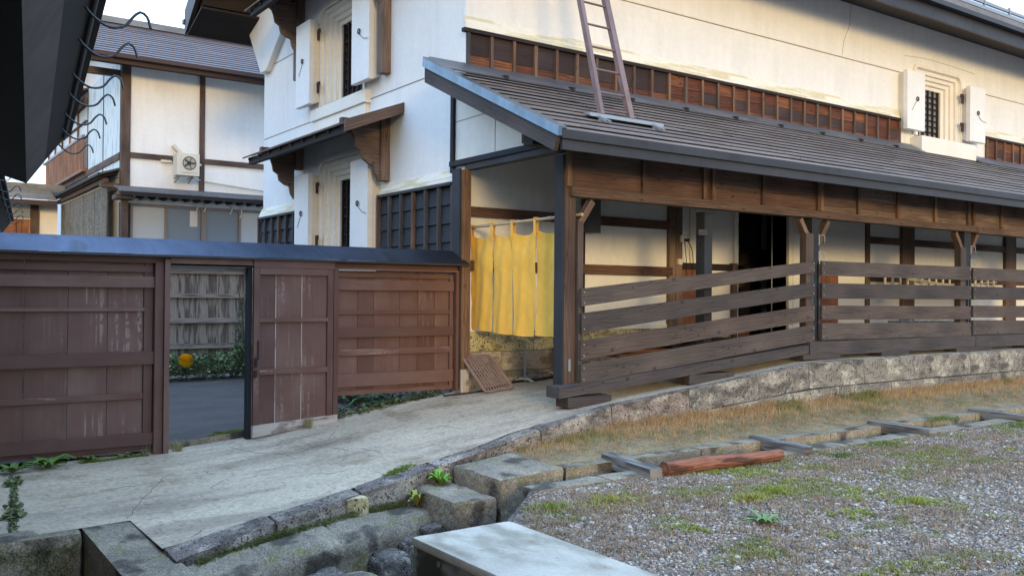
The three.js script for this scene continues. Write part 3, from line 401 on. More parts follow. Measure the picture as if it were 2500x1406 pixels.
// bracketed canopies over the gable windows
function canopy(dy, label, low) {
  const c = sub(store, 'window_canopy'); c.userData.label = label; const z0 = -5.72, z1 = -1.62, yw = 4.12 + dy, yf = 3.8 + dy, X = -.86;
  for (let i = 0; i < 5; i++) { const a = i / 5, b2 = (i + 1.12) / 5, xa = lerp(0, X, a), xb = lerp(0, X, Math.min(1, b2)), ya = lerp(yw, yf, a), yb = lerp(yw, yf, Math.min(1, b2)); part(c, 'roof_board', hexa([[xb, yb - .028, z0], [xa, ya - .02, z0], [xb, yb, z0], [xa, ya + .008, z0], [xb, yb - .028, z1], [xa, ya - .02, z1], [xb, yb, z1], [xa, ya + .008, z1]], { grain: 2, n: [1, 1, 30], amp: .012 }), M.brown[i % 3]); }
  part(c, 'verge_board', hexa([[X - .02, yf - .15, z1 - .005], [0, yw - .12, z1 - .005], [X - .02, yf + .015, z1 - .005], [0, yw + .03, z1 - .005], [X - .02, yf - .15, z1 + .05], [0, yw - .12, z1 + .05], [X - .02, yf + .015, z1 + .05], [0, yw + .03, z1 + .05]], { n: [8, 2, 1], amp: .006 }), M.brown[1]);
  part(c, 'eave_beam', box(X + .06, X + .14, yf - .13, yf - .03, z0 + .15, z1 - .1, 2), M.soffit);
  for (let i = 0; i < 9; i++) { const z = lerp(z0 + .2, z1 - .2, i / 8); part(c, 'rafter', hexa([[X + .03, yf - .07, z], [0, yw - .07, z], [X + .03, yf - .03, z], [0, yw - .03, z], [X + .03, yf - .07, z + .05], [0, yw - .07, z + .05], [X + .03, yf - .03, z + .05], [0, yw - .03, z + .05]], {}), M.soffit); }
  for (const z of [-5.28, -2.12]) {
    part(c, 'bracket_post', box(-.14, -.002, low + (z < -4 ? .5 : 0), yw - .08, z - .02, z + .14, 1, { n: [2, 10, 2], amp: .006 }), M.brown[0]);
    const w = []; const pts = [[-.14, 3.92], [-.62, 3.92], [-.64, 3.80], [-.55, 3.74], [-.52, 3.66], [-.5, 3.55], [-.42, 3.50], [-.40, 3.4], [-.3, 3.33], [-.22, 3.31], [-.2, 3.2], [-.14, 3.1]];
    part(c, 'bracket', exZ(pts.map(([x, y]) => [x, y + dy]).reverse(), z + .02, z + .08), M.brown[0]);
    part(c, 'bracket_arm', box(-.72, -.14, 3.84 + dy, 3.93 + dy, z - .0, z + .1, 0), M.brown[1]);
  }
}
canopy(0, 'canopy over the lower gable window', 3.1); canopy(2.5, 'canopy over the upper gable window', 4.62);
// main roof
{
  const sl = .69, top = (z) => z > -3.53 ? 6.78 + (.95 - z) * sl : 6.78 + (z + 8.01) * sl;
  for (const s of [0, 1]) { const ze = s ? -8.01 : .95, zr = -3.53; part(store, 'main_roof', hexa([[-1.2, top(zr) - .16, zr], [17.6, top(zr) - .16, zr], [-1.2, top(zr), zr], [17.6, top(zr), zr], [-1.2, top(ze) - .16, ze], [17.6, top(ze) - .16, ze], [-1.2, top(ze), ze], [17.6, top(ze), ze]]), M.roof[0]);
    const i = s ? -1 : 1, w = s ? -7.07 : 0; part(store, 'eave_fascia', box(-1.2, 17.6, 6.33, 6.61, Math.min(w + i * .86, w + i * .91), Math.max(w + i * .86, w + i * .91)), M.fascia);
    part(store, 'eave_gutter', box(-1.24, 17.6, 6.56, 6.64, Math.min(w + i * .915, w + i * 1.03), Math.max(w + i * .915, w + i * 1.03)), M.fascia);
    part(store, 'eave_soffit', hexa([[-1.18, 6.62, w], [17.5, 6.62, w], [-1.18, 6.66, w], [17.5, 6.66, w], [-1.18, 6.34, w + i * .855], [17.5, 6.34, w + i * .855], [-1.18, 6.38, w + i * .855], [17.5, 6.38, w + i * .855]]), M.soffit);
    part(store, 'barge_board', hexa([[-1.22, top(zr) - .42, zr], [-1.14, top(zr) - .42, zr], [-1.22, top(zr) + .03, zr], [-1.14, top(zr) + .03, zr], [-1.22, top(ze) - .45, ze], [-1.14, top(ze) - .45, ze], [-1.22, top(ze) + .03, ze], [-1.14, top(ze) + .03, ze]]), M.fascia);
  }
  for (const z of [-7.35, -6.3, -5.2, -.4, -1.6]) part(store, 'purlin_end', box(-1.1, -.002, top(z) - .50, top(z) - .2, z - .12, z + .12, 0), z === -6.3 ? M.charBatten : M.soffit);
  part(store, 'gable_soffit', merge([hexa([[-1.15, top(-3.53) - .22, -3.53], [0, top(-3.53) - .22, -3.53], [-1.15, top(-3.53) - .18, -3.53], [0, top(-3.53) - .18, -3.53], [-1.15, top(-8) - .22, -8], [0, top(-8) - .22, -8], [-1.15, top(-8) - .18, -8], [0, top(-8) - .18, -8]])]), M.soffit);
}
{
  const sg = thing('snow_guard', 'two-bar metal snow guard along the eave of the high storehouse roof', 'snow guard');
  part(sg, 'rail', box(3, 17.4, 6.93, 6.98, .86, .90), M.galv); part(sg, 'rail', box(3, 17.4, 6.80, 6.86, .90, .94), M.galv);
  for (let x = 3.3; x < 17.3; x += .92) part(sg, 'bracket', box(x, x + .03, 6.76, 7.02, .87, .91, 1), M.galv);
}
// room behind the porch door and the timbers in it
{
  const r = sub(store, 'doorway'); part(r, 'room_wall', box(3.6, 8.2, .6, 4, -1.5, -1.4), M.plaster); part(r, 'room_wall', box(3.5, 3.6, .6, 4, -1.5, -.3), M.plaster); part(r, 'room_wall', box(8.2, 8.3, .6, 4, -1.5, -.3), M.plaster); part(r, 'room_floor', box(3.5, 8.3, .5, .69, -1.5, -.3), M.brown[0]); part(r, 'room_ceiling', box(3.5, 8.3, 3.5, 3.6, -1.5, -.3), M.darkBeam);
  part(r, 'room_post', box(6.55, 6.85, .69, 3.5, -1.25, -1.05, 1), M.darkBeam); part(r, 'room_post', box(7.25, 7.5, .69, 3.5, -1.25, -1.05, 1), M.darkBeam); part(r, 'room_beam', box(5, 8.2, 2.05, 2.35, -1.28, -1.06, 0), M.darkBeam);
  part(r, 'room_brace', bar([5.6, 3.1, -1.04], [6.9, 2.1, -1.04], .1, .22), M.darkBeam); part(r, 'room_brace', bar([5.5, 1.35, -1.04], [6.9, 2.2, -1.04], .1, .22), M.darkBeam);
  for (let i = 0; i < 4; i++) part(r, 'room_slat', box(7.52 + i * .12, 7.56 + i * .12, .9, 2.0, -1.0, -.97, 1), M.brown[1]);
  part(r, 'door_frame', box(4.9, 4.98, .7, 2.9, -.28, .05, 1), M.plasterTrim); part(r, 'door_frame', box(6.2, 6.3, .7, 2.9, -.28, .05, 1), M.plasterTrim); part(r, 'door_frame', box(4.9, 6.3, 2.86, 2.94, -.28, .05, 0), M.plasterTrim);
  part(r, 'sliding_shelf', box(5.0, 5.9, .72, 1.12, -.9, -.5), M.orangeWood);
}
// timbers and foundation of the wall under the porch
for (const [x0, x1, m] of [[3.475, 3.60, M.brown[0]], [3.61, 3.735, M.brown[0]], [8.29, 8.41, M.brown[1]], [9.42, 9.81, M.brown[1]], [11.3, 11.42, M.brown[1]], [13.17, 13.6, M.brown[1]]]) part(store, 'wall_post', box(x0, x1, 1.0, 4.05, .008, .07, 1), m);
for (const [a, b, y0, y1, z] of [[.0, 3.475, 2.472, 2.592, .075], [8.41, 16.9, 2.47, 2.592, .06], [.0, 3.53, 1.802, 1.928, .085], [8.41, 16.9, 1.80, 1.90, .06]]) part(store, 'wall_rail', box(a, b, y0, y1, .007, z, 0, { n: [24, 1, 1], amp: .004 }), M.brown[2]);
part(store, 'dado_rail', box(3.735, 4.95, 1.905, 2.0, .01, .075, 0), M.darkBeam); part(store, 'dado_panel', box(3.735, 4.08, .7, 1.905, .01, .05, 1), M.orangeWood, 'red-brown board panel'); part(store, 'dado_post', box(4.08, 4.16, .7, 1.905, .01, .09, 1), M.batten[2]); part(store, 'dado_post', box(4.82, 4.92, .7, 2.02, .01, .09, 1), M.batten[2]);
part(store, 'dado_board', box(4.16, 4.82, .95, 1.90, .01, .03), M.plasterTrim); part(store, 'wall_trim', box(3.94, 4.02, 2.0, 3.6, .01, .03, 1), M.plasterTrim);
part(store, 'side_door', box(6.31, 8.28, .72, 3.2, .01, .05, 1), M.plaster); part(store, 'side_door_board', box(6.95, 7.46, .72, 2.05, .05, .09, 1), M.orangeWood);
{ // foundation courses
  const rows = [[.80, 1.045, [0, 1.05, 2.0, 3.1, 4.1, 4.9], 'A'], [.55, .795, [0, .55, 1.65, 2.7, 3.7, 4.9], 'B'], [.2, .545, [0, 1.2, 2.3, 3.4, 4.9], 'B']];
  for (const [y0, y1, c, k] of rows) for (let i = 0; i < c.length - 1; i++) part(store, 'foundation_stone', hexa(P8(c[i] + .003, c[i + 1] - .003, y0, y1, -.1, .045 + rr(-.006, .006)), { n: [12, 4, 2], amp: .006, f: 6 }), k === 'A' ? M.foundA : M.foundB);
  part(store, 'foundation_stone', box(6.31, 17, .5, 1.04, -.1, .04), M.foundA);
  part(store, 'wall_sill', box(.02, 3.47, 1.045, 1.10, .0, .035), M.plasterTrim);
}

// ---------------------------------------------------------------- porch
const porch = thing('porch', 'timber lean-to porch with metal roof along the front of the storehouse', 'porch');
const RS = .452, ry = (z) => 3.11 + (2.58 - z) * RS;
{
  const rows = 13, ze = 2.6;
  for (let r = 0; r < rows; r++) {
    const za = lerp(ze, .0, (r + 1) / rows) - .02, zb = lerp(ze, .0, r / rows), lift = .028;
    let x = -.52 + (r % 3 === 0 ? 0 : 0); const cut = [-.52]; let c = rr(.8, 3.4); while (c < 16.4) { cut.push(c); c += 3.6; } cut.push(17);
    for (let i = 0; i < cut.length - 1; i++) { const a = cut[i] + (i ? .012 : 0), b = cut[i + 1], o = rr(-.004, .003); part(porch, 'roof_panel', hexa([[a, ry(za) - .02, za], [b, ry(za) - .02, za], [a, ry(za) + o, za], [b, ry(za) + o, za], [a, ry(zb) + .016, zb], [b, ry(zb) + .016, zb], [a, ry(zb) + lift + o, zb], [b, ry(zb) + lift + o, zb]], {}), M.roof[(r + i) % 3]); }
  }
  for (let x = -.54, i = 0; x < 9.7 && i < 4; i++) { const b = Math.min(x + 2.75, 9.72); part(porch, 'wall_flashing', hexa([[x, ry(.34) + .03, .34], [b - .004, ry(.34) + .03, .34], [x, ry(.02) + .06, .02], [b - .004, ry(.02) + .06, .02], [x, ry(.34) + .045, .35], [b - .004, ry(.34) + .045, .35], [x, ry(.02) + .09, .036], [b - .004, ry(.02) + .09, .036]], {}), M.flash); x = b; }
  part(porch, 'wall_flashing', hexa([[11.68, ry(.34) + .03, .34], [17, ry(.34) + .03, .34], [11.68, ry(.02) + .06, .02], [17, ry(.02) + .06, .02], [11.68, ry(.34) + .045, .35], [17, ry(.34) + .045, .35], [11.68, ry(.02) + .09, .036], [17, ry(.02) + .09, .036]]), M.flash);
  for (let x = .35; x < 9.5; x += 1.05) part(porch, 'flashing_clip', hexa([[x, ry(.3) + .05, .26], [x + .05, ry(.3) + .05, .26], [x, ry(.3) + .075, .26], [x + .05, ry(.3) + .075, .26], [x, ry(.36) + .045, .37], [x + .05, ry(.36) + .045, .37], [x, ry(.36) + .085, .37], [x + .05, ry(.36) + .085, .37]]), M.iron);
  part(porch, 'eave_drip', box(-.52, 17, 3.03, 3.118, 2.575, 2.605), M.fascia);
  part(porch, 'eave_fascia', box(-.50, 17, 2.925, 3.028, 2.54, 2.575), M.fascia);
  // sloping bargeboard with its metal capping
  part(porch, 'bargeboard', hexa([[-.55, ry(2.56) - .20, 2.50], [-.50, ry(2.56) - .20, 2.50], [-.55, ry(2.56) - .045, 2.57], [-.50, ry(2.56) - .045, 2.57], [-.55, ry(-.05) - .24, -.05], [-.50, ry(-.05) - .24, -.05], [-.55, ry(-.05) - .045, -.05], [-.50, ry(-.05) - .045, -.05]].map((p, i, A) => A[[4, 5, 6, 7, 0, 1, 2, 3][i]]), { grain: 2, uv: [2, .3] }), M.sill);
  part(porch, 'verge_capping', hexa([[-.575, ry(-.07) - .055, -.07], [-.49, ry(-.07) - .045, -.07], [-.565, ry(-.07) + .05, -.07], [-.46, ry(-.07) + .055, -.07], [-.575, ry(2.6) - .055, 2.6], [-.49, ry(2.6) - .045, 2.6], [-.565, ry(2.6) + .04, 2.6], [-.46, ry(2.6) + .045, 2.6]]), M.verge);
  part(porch, 'ridge_cap', hexa([[-.56, ry(0) + .02, -.08], [0, ry(0) + .02, -.02], [-.56, ry(0) + .10, -.08], [0, ry(0) + .10, -.02], [-.56, ry(.3) + .03, .3], [0, ry(.3) + .03, .3], [-.56, ry(.3) + .05, .3], [0, ry(.3) + .05, .3]]), M.flash);
  // roof boarding and rafters underneath
  part(porch, 'roof_boarding', hexa([[-.48, ry(.02) - .06, .02], [17, ry(.02) - .06, .02], [-.48, ry(.02) - .03, .02], [17, ry(.02) - .03, .02], [-.48, ry(2.53) - .06, 2.53], [17, ry(2.53) - .06, 2.53], [-.48, ry(2.53) - .03, 2.53], [17, ry(2.53) - .03, 2.53]]), M.soffit);
  for (let x = .1; x < 17; x += .52) part(porch, 'rafter', hexa([[x, ry(.1) - .16, .1], [x + .06, ry(.1) - .16, .1], [x, ry(.1) - .062, .1], [x + .06, ry(.1) - .062, .1], [x, ry(2.5) - .16, 2.5], [x + .06, ry(2.5) - .16, 2.5], [x, ry(2.5) - .062, 2.5], [x + .06, ry(2.5) - .062, 2.5]], { grain: 2 }), M.soffit);
  // gable end: white panels between timbers
  part(porch, 'gable_panel', exX([[-.2, 3.17], [1.27, 3.17], [1.27, ry(1.27) - .07], [-.0, ry(0) - .07], [-.2, ry(0) - .07]], -.012, .05), M.plasterTrim);
  part(porch, 'gable_panel', exX([[1.275, 3.17], [1.84, 3.17], [1.84, ry(1.84) - .07], [1.275, ry(1.275) - .07]], .035, .055), M.soffit);
  part(porch, 'panel_joint', box(-.016, -.0125, 3.19, 3.62, .684, .69, 1), M.groove); part(porch, 'panel_joint', hexa([[-.016, 3.66, -.2], [-.0125, 3.66, -.2], [-.016, 3.668, -.2], [-.0125, 3.668, -.2], [-.016, 3.665, .6], [-.0125, 3.665, .6], [-.016, 3.673, .6], [-.0125, 3.673, .6]]), M.groove);
  part(porch, 'corner_trim', box(-.05, -.004, 3.03, 4.05, -.27, -.20, 1), M.black);
  part(porch, 'gable_beam', box(-.07, .06, 3.105, 3.168, -.26, 2.0, 2), M.postDark); part(porch, 'gable_beam', box(-.045, .075, 3.03, 3.10, .12, 2.0, 2), M.charBatten);
  part(porch, 'purlin_end', box(-.05, .2, 3.20, 3.33, 1.27, 1.42, 0), M.batten[1]); part(porch, 'purlin_end', box(-.45, 17, ry(2.0) - .32, ry(2.0) - .17, 1.86, 2.02, 0), M.soffit);
  // corner post at the wall, front posts
  part(porch, 'corner_post', hexa(P8(-.125, .0, .60, 3.03, -.06, .155), { grain: 1, n: [2, 14, 2], amp: .005 }), M.batten[0]); part(porch, 'post_side', box(-.15, -.127, .36, 3.04, -.05, .13, 1), M.char); part(porch, 'post_foot', hexa(P8(-.12, -.002, .31, .60, -.055, .15), { grain: 1, n: [2, 4, 2], amp: .005 }), M.bareBoard, 'bleached pale foot of the corner post');
  const post = (x0, x1, y0, y1, z0, z1, m, n = 'post') => part(porch, n, hexa(P8(x0, x1, y0, y1, z0, z1), { grain: 1, n: [1, 14, 1], amp: .003 }), m);
  post(.0, .15, .545, 3.0, 1.83, 1.99, M.post); post(-.02, .0, .545, 3.0, 1.84, 1.985, M.postDark, 'post_side');
  post(.16, .235, .57, 2.30, 1.93, 2.02, M.rail[2], 'post_board');
  const P3 = [[4.0, 4.32], [7.80, 8.16], [11.72, 12.05], [15.6, 15.9]];
  P3.forEach(([a, b], i) => { post(a + .16, b, .93, 2.56, 1.85, 2.0, M.postDark); post(a, a + .155, .93, i ? 2.30 : 2.35, 1.93, 2.03, M.rail[2], 'post_board');
    for (const [s, x] of [[-1, a + .16], [1, b]]) part(porch, 'knee_brace', bar([x + s * .0, 2.22, 1.95], [x + s * .22, 2.53, 1.95], .09, .07, { n: [4, 1, 1] }), M.brown[(i + (s > 0 ? 1 : 0)) % 3]);
    for (const y of [2.06, 2.28]) { part(porch, 'hinge_strap', box(b - .03, b - .01, y - .08, y + .06, 2.0, 2.012, 1), M.galv); part(porch, 'hook', tube([[b + .0, y + .05, 2.0], [b + .06, y + .05, 2.03], [b + .07, y - .04, 2.03]], .006, 8, 5), M.galv); } });
  part(porch, 'knee_brace', bar([.2, 2.27, 1.97], [.38, 2.52, 1.97], .08, .07), M.brown[1]);
  post(2.25, 2.385, .60, 2.53, 1.74, 1.88, M.char, 'mid_post'); part(porch, 'mid_post_peg', box(2.12, 2.27, 2.24, 2.31, 1.885, 1.91, 0), M.charBatten);
  part(porch, 'hinge_strap', box(.06, .09, .70, .83, 1.99, 2.0, 1), M.galv);
  // front beam, boarding above it and its battens
  for (const [a, b, dy] of [[.055, 8.285, 0], [8.295, 17, -.012]]) part(porch, 'front_beam', hexa(P8(a, b, 2.555 + dy, 2.652 + dy, 1.9, 2.04), { n: [Math.round((b - a) * 6), 4, 3], amp: .018, f: 3 }), M.beam);
  const bx = [.012, 1.095, 2.08, 2.23, 3.145, 4.255, 4.32, 5.155, 6.105, 7.085, 8.04, 8.2, 9.065, 10.05, 11.05, 12.05, 13.05, 14.05, 15.05];
  bx.forEach((x, i) => part(porch, 'batten', box(x, x + .058, 2.655, 3.12, 1.985, 2.022, 1, { n: [1, 8, 1], amp: .003 }), M.batten[i % 3]));
  for (let i = 0; i < bx.length - 1; i++) { const a = bx[i] + .05, b = bx[i + 1] + .008; if (b - a < .08) continue; const low = bx[i] > 4.3; const rw = low ? [[2.64, 2.735], [2.739, 2.86], [2.864, 3.12]] : [[2.64, 2.822], [2.826, 3.12]]; rw.forEach(([y0, y1], r) => part(porch, 'fascia_board', box(a, b, y0, y1, 1.955, 1.982 - r * .004, 0, { n: [4, 1, 1] }), r ? M.brown[(i + r) % 3] : (low ? M.brown[0] : M.brown[2]))); }
}
// ---------------------------------------------------------------- slatted railings with their sill beams
function railing(label, x0, x1, f, blocks) {
  const t = thing('board_railing', label, 'railing', 'board railings between the porch posts');
  f.forEach(([bl, br, tl, tr], i) => { const b = part(t, 'rail_board', slope(x0, x1, bl, br, tl, tr, 2.035 + (i % 2) * .004, 2.068 + (i % 2) * .004, { n: [12, 1, 1] }), M.rail[i % 3]); for (const [x, q] of [[x0 + .03, 0], [x1 - .03, 1]]) for (const k of [.2, .8]) { const y = q ? lerp(br, tr, k) : lerp(bl, tl, k); part(b, 'bolt', cyl([x, y, 2.064], [x, y, 2.082], .009, .009, 8), M.galv); } });
  for (const x of [x0 - .005, x1 + .005]) part(t, 'hanger', box(x - .012, x + .012, (x < x0 + .1 ? f[3][0] : f[3][1]) + .02, (x < x0 + .1 ? f[0][2] : f[0][3]) - .04, 2.02, 2.034, 1), M.steelDk);
  for (const [a, b, y0, y1] of blocks) part(t, 'sill_block', box(a, b, y0, y1, 1.93, 2.135, 0), M.rail[1]);
  return t;
}
const r1 = railing('sloping four-board railing of the first porch bay, following the ramp up', .178, 4.13, [[1.389, 1.834, 1.576, 1.979], [1.106, 1.522, 1.315, 1.70], [.824, 1.205, 1.024, 1.404], [.572, .935, .775, 1.146]], [[1.74, 2.5, .49, .60], [-.05, .55, .335, .44]]);
part(r1, 'sill_beam', slope(-.16, 3.95, .435, .775, .552, .885, 1.90, 2.12, { n: [24, 2, 2], amp: .004 }), M.sill);
const lv = [[1.797, 1.795, 1.99, 2.0], [1.492, 1.495, 1.697, 1.706], [1.213, 1.185, 1.40, 1.388], [.944, .93, 1.166, 1.14]];
const r2 = railing('level four-board railing of the middle porch bay in front of the stored ladders', 4.285, 8.02, lv, [[3.82, 4.6, .70, .765], [5.55, 6.22, .70, .75], [7.5, 8.55, .70, .76]]);
part(r2, 'sill_beam', box(3.96, 8.06, .748, .93, 1.91, 2.13, 0, { n: [24, 2, 2], amp: .003 }), M.sill);
const r3 = railing('level four-board railing of the right-hand porch bay, cut by the picture edge', 8.10, 11.8, lv, [[9.6, 10.4, .70, .76], [11.5, 12.3, .70, .76]]);
part(r3, 'sill_beam', box(8.07, 16, .748, .93, 1.91, 2.13, 0, { n: [24, 2, 2], amp: .003 }), M.sill);

// ---------------------------------------------------------------- things in the porch
{
  const pole = thing('curtain_pole', 'bamboo pole across the porch entrance carrying the yellow curtain', 'pole');
  part(pole, 'bamboo', cyl([.08, 2.335, .0], [.185, 2.365, 2.06], .019, .017, 12), M.bamboo); for (const z of [.35, .95, 1.5]) part(pole, 'joint_ring', cyl([.08 + z * .051, 2.337 + z * .014, z], [.08 + (z + .05) * .051, 2.337 + z * .014, z + .05], .022, .022, 12), M.creamDk);
  const cu = thing('shop_curtain', 'yellow four-panel entrance curtain hanging from the bamboo pole', 'curtain');
  const zs = [.02, .48, .87, 1.29, 1.74], low = [1.07, 1.045, 1.035, 1.05];
  for (let k = 0; k < 4; k++) {
    const z0 = zs[k] + (k ? .0005 : .01), z1 = zs[k + 1] - .0005;
    const g = sheet((u, v) => { const z = lerp(z0, z1, u), slit = v < .14 ? 0 : (v - .14), sag = (1 - Math.pow(2 * u - 1, 2)) * .055 * Math.pow(1 - v, 3), top = 2.245;
      const y = lerp(top - sag, low[k] + .006 * Math.sin(u * 5 + k), v), fold = .012 * Math.sin(u * Math.PI * 2.2 + k * 1.3 + v * .8) * (0.3 + .7 * v) + .004 * Math.sin(u * 15 + k * 2 + v * 3) + .022 * Math.sin(Math.PI * u) * Math.pow(1 - v, 2) * Math.sin(v * 14 + u * 2) + n3(u * 2.4 + k * 5, v * 2.4, 4) * .05 + n3(u * 5 + v * 4 + k * 9, v * 6 - u * 4, 7) * .028;
      const gather = (u - .5) * -.03 * slit * (k === 1 || k === 2 ? 1 : .2); return [.08 + z * .051 + fold, y, z + gather]; }, 28, 40);
    const uv = g.attributes.uv, ps = g.attributes.position; for (let i = 0; i < uv.count; i++) uv.setXY(i, ps.getZ(i), ps.getY(i)); part(cu, 'cloth_panel', g, M.curtain);
  }
  for (const z of [.05, .48, .87, 1.29, 1.71]) { const y = 2.34 + z * .012; part(cu, 'hanging_loop', merge([hexa([[.178, 2.16, z - .022], [.184, 2.16, z - .022], [.176, y, z - .02], [.181, y, z - .02], [.178, 2.16, z + .022], [.184, 2.16, z + .022], [.176, y, z + .02], [.181, y, z + .02]]), hexa([[.214, 2.2, z - .022], [.22, 2.2, z - .022], [.22, y, z - .02], [.225, y, z - .02], [.214, 2.2, z + .022], [.22, 2.2, z + .022], [.22, y, z + .02], [.225, y, z + .02]]), box(.174, .226, y + .012, y + .026, z - .02, z + .02)]).translate(-.12 + z * .051, 0, 0), M.curtain); }
}
{
  const g = thing('iron_grating', 'rusty iron grating with parallel bars leaning by the corner post', 'grating');
  const O = new THREE.Vector3(-.005, .36, .50), U = new THREE.Vector3(.40, .035, .0), V = new THREE.Vector3(-.09, .37, -.36), pt = (u, v) => O.clone().addScaledVector(U, u).addScaledVector(V, v).toArray();
  for (let i = 0; i < 10; i++) part(g, 'grate_bar', cyl(pt((i + .5) / 10, 0), pt((i + .5) / 10, 1), .0095, .0095, 8), M.rust);
  part(g, 'grate_frame', tube([pt(.02, 0), pt(.0, .3), pt(0, .85), pt(.06, 1), pt(.5, 1.01), pt(.92, 1), pt(1, .9), pt(1, .3), pt(.99, 0), pt(.5, -.01)], .013, 80, 8, true), M.rust);
  for (const v of [.12, .5]) part(g, 'grate_rod', cyl(pt(0, v), pt(1, v), .008, .008, 8), M.rust);
  part(g, 'lifting_ring', tube([pt(.3, 1.0), pt(.3, 1.07), pt(.38, 1.07), pt(.38, 1.0)], .007, 10, 6), M.rust);
  solo('black_hose', tube([[-.35, .285, .12], [.05, .335, .30], [.45, .385, .22], [.75, .41, .12], [1.0, .43, .24], [1.3, .45, .20], [1.9, .5, .3]], .014, 60, 8), M.cable, 'black hose trailing along the floor past the foot of the rack', 'hose');
  solo('thin_cable', tube([[.45, .385, .14], [.8, .412, .07], [1.2, .435, .10], [2, .51, .1]], .009, 40, 6), M.cable, 'thinner dark cable lying behind the black hose by the foundation', 'cable');
  const r = thing('drying_rack', 'metal rack on two white arched feet standing under the yellow curtain', 'rack');
  for (const [x, z, yf] of [[.80, .20, .415], [1.32, .02, .46]]) {
    part(r, 'upright', cyl([x, yf, z], [x, yf + .50, z], .014, .014, 10), M.galv);
    for (const [y, d, w] of [[yf, .0, .15], [yf + .5, .0, .13]]) part(r, 'arched_foot', tube([-1, -.5, 0, .5, 1].map(s => [x + s * .03, y + .03 - s * s * .03 + (y > .8 ? s * -.035 : 0), z + s * w]), .014, 16, 8), M.cream);
  }
  for (const y of [.045, .52, .56]) part(r, 'cross_bar', cyl([.80, .415 + y, .20], [1.32, .46 + y, .02], .009, .009, 8), M.galv);
  const b = thing('plastic_bin', 'dark blue-grey plastic bin half hidden behind the left porch post', 'bin', null, [1.48, .44, .16]);
  part(b, 'bin_body', new THREE.CylinderGeometry(.15, .12, .36, 20, 1, true).translate(0, .18, 0), std({ color: 0x4a5560, roughness: .5, side: THREE.DoubleSide })); part(b, 'bin_rim', new THREE.TorusGeometry(.15, .012, 8, 24).rotateX(Math.PI / 2).translate(0, .36, 0), plain(0x3a434c, .5)); part(b, 'bin_base', new THREE.CylinderGeometry(.119, .119, .012, 20).translate(0, .006, 0), plain(0x3a434c, .5));
  const mb = thing('meter_box', 'grey upright meter box on the wall behind the left porch post', 'box'); part(mb, 'box_body', box(1.86, 2.06, 2.36, 2.86, .008, .16), plain(0x4e4c4c, .6)); part(mb, 'box_lid', box(1.85, 2.07, 2.35, 2.87, .161, .172), plain(0x5a5858, .6)); part(mb, 'conduit', cyl([1.9, 1.05, .03], [1.9, 2.36, .03], .016, .016, 8), M.iron);
  const so = thing('wall_socket', 'small white power socket with dangling cables on the wall post', 'socket'); part(so, 'socket_plate', box(3.68, 3.76, 2.30, 2.40, .07, .10), M.white); part(so, 'plug', box(3.74, 3.80, 2.31, 2.35, .10, .15), M.cable);
  part(so, 'cord', tube([[3.78, 2.32, .13], [3.88, 2.2, .12], [3.92, 2.0, .11], [3.9, 1.75, .12]], .007, 24, 6), M.cable); part(so, 'cord', tube([[3.74, 2.3, .11], [3.78, 2.1, .1], [3.80, 1.9, .1], [3.8, 1.6, .1]], .006, 20, 6), M.cable);
  solo('junction_box', box(3.62, 3.70, 1.97, 2.05, .071, .11), M.cream, 'tiny cream junction box low on the wall post under the socket', 'box');
  // lumber and boards stacked behind the sloping railing
  const st = thing('board_stack', 'low stack of loose boards lying behind the sloping railing', 'stack'); const cols = [M.orangeWood, M.lattice[0], M.bareBoard, M.bareBoard, M.lattice[2]];
  for (let i = 0; i < 6; i++) part(st, 'board', box(.95 + i * .12, 1.75 + (i % 3) * .6, .58 + i * .045, .62 + i * .045, 1.02 + (i % 2) * .05, 1.25 + (i % 3) * .04, 0), cols[i % 5]); part(st, 'board', slope(1.2, 2.5, .80, .90, .85, .945, 1.1, 1.26), M.bareBoard);
  const br = thing('folded_boards', 'dark planks piled low behind the railing beside the mid post', 'stack'); for (let i = 0; i < 3; i++) part(br, 'plank', slope(2.3, 3.6 - i * .2, .78 + i * .06, .85 + i * .07, .82 + i * .06, .89 + i * .07, 1.0, 1.3), M.darkBeam);
}
function ladderAt(name, label, group, A, B, w, nr, rm, sm, rad) { // lying on its side along x, stiles one above the other
  const t = thing(name, label, 'ladder', group); for (const s of [0, 1]) part(t, 'stile', cyl([A[0], A[1] + s * w, A[2]], [B[0], B[1] + s * w, B[2]], rad, rad, 8), sm);
  for (let i = 0; i < nr; i++) { const k = (i + .5) / nr; part(t, 'rung', cyl([lerp(A[0], B[0], k), lerp(A[1], B[1], k) - .03, A[2]], [lerp(A[0], B[0], k), lerp(A[1], B[1], k) + w + .03, A[2]], rad * .85, rad * .85, 8), rm); } return t;
}
const lad1 = ladderAt('bamboo_ladder', 'pale rung ladder tied with rope, hung sideways high behind the middle railing', null, [8.2, 1.62, .42], [12.1, 1.60, .42], .31, 17, M.cream, M.darkBeam, .026);
solo('rope', merge([tube([[8.9, 1.86, .47], [9.4, 1.83, .48], [9.9, 1.79, .48], [10.6, 1.765, .48], [11.3, 1.80, .48], [12, 1.83, .47]], .010, 60, 6), tube([[8.95, 1.83, .48], [9.5, 1.79, .49], [10.3, 1.75, .49], [11.2, 1.76, .48]], .009, 50, 6), tube([[7.9, 1.74, .47], [7.95, 1.68, .48], [7.9, 1.6, .48]], .008, 12, 6)]), M.cream, 'cream rope slung along the sideways rung ladder', 'rope');
ladderAt('metal_ladder', 'aluminium ladder with dark stile lying sideways low behind the middle railing', null, [8.3, .775, .5], [12.3, .74, .5], .33, 15, M.white, M.galv, .022);
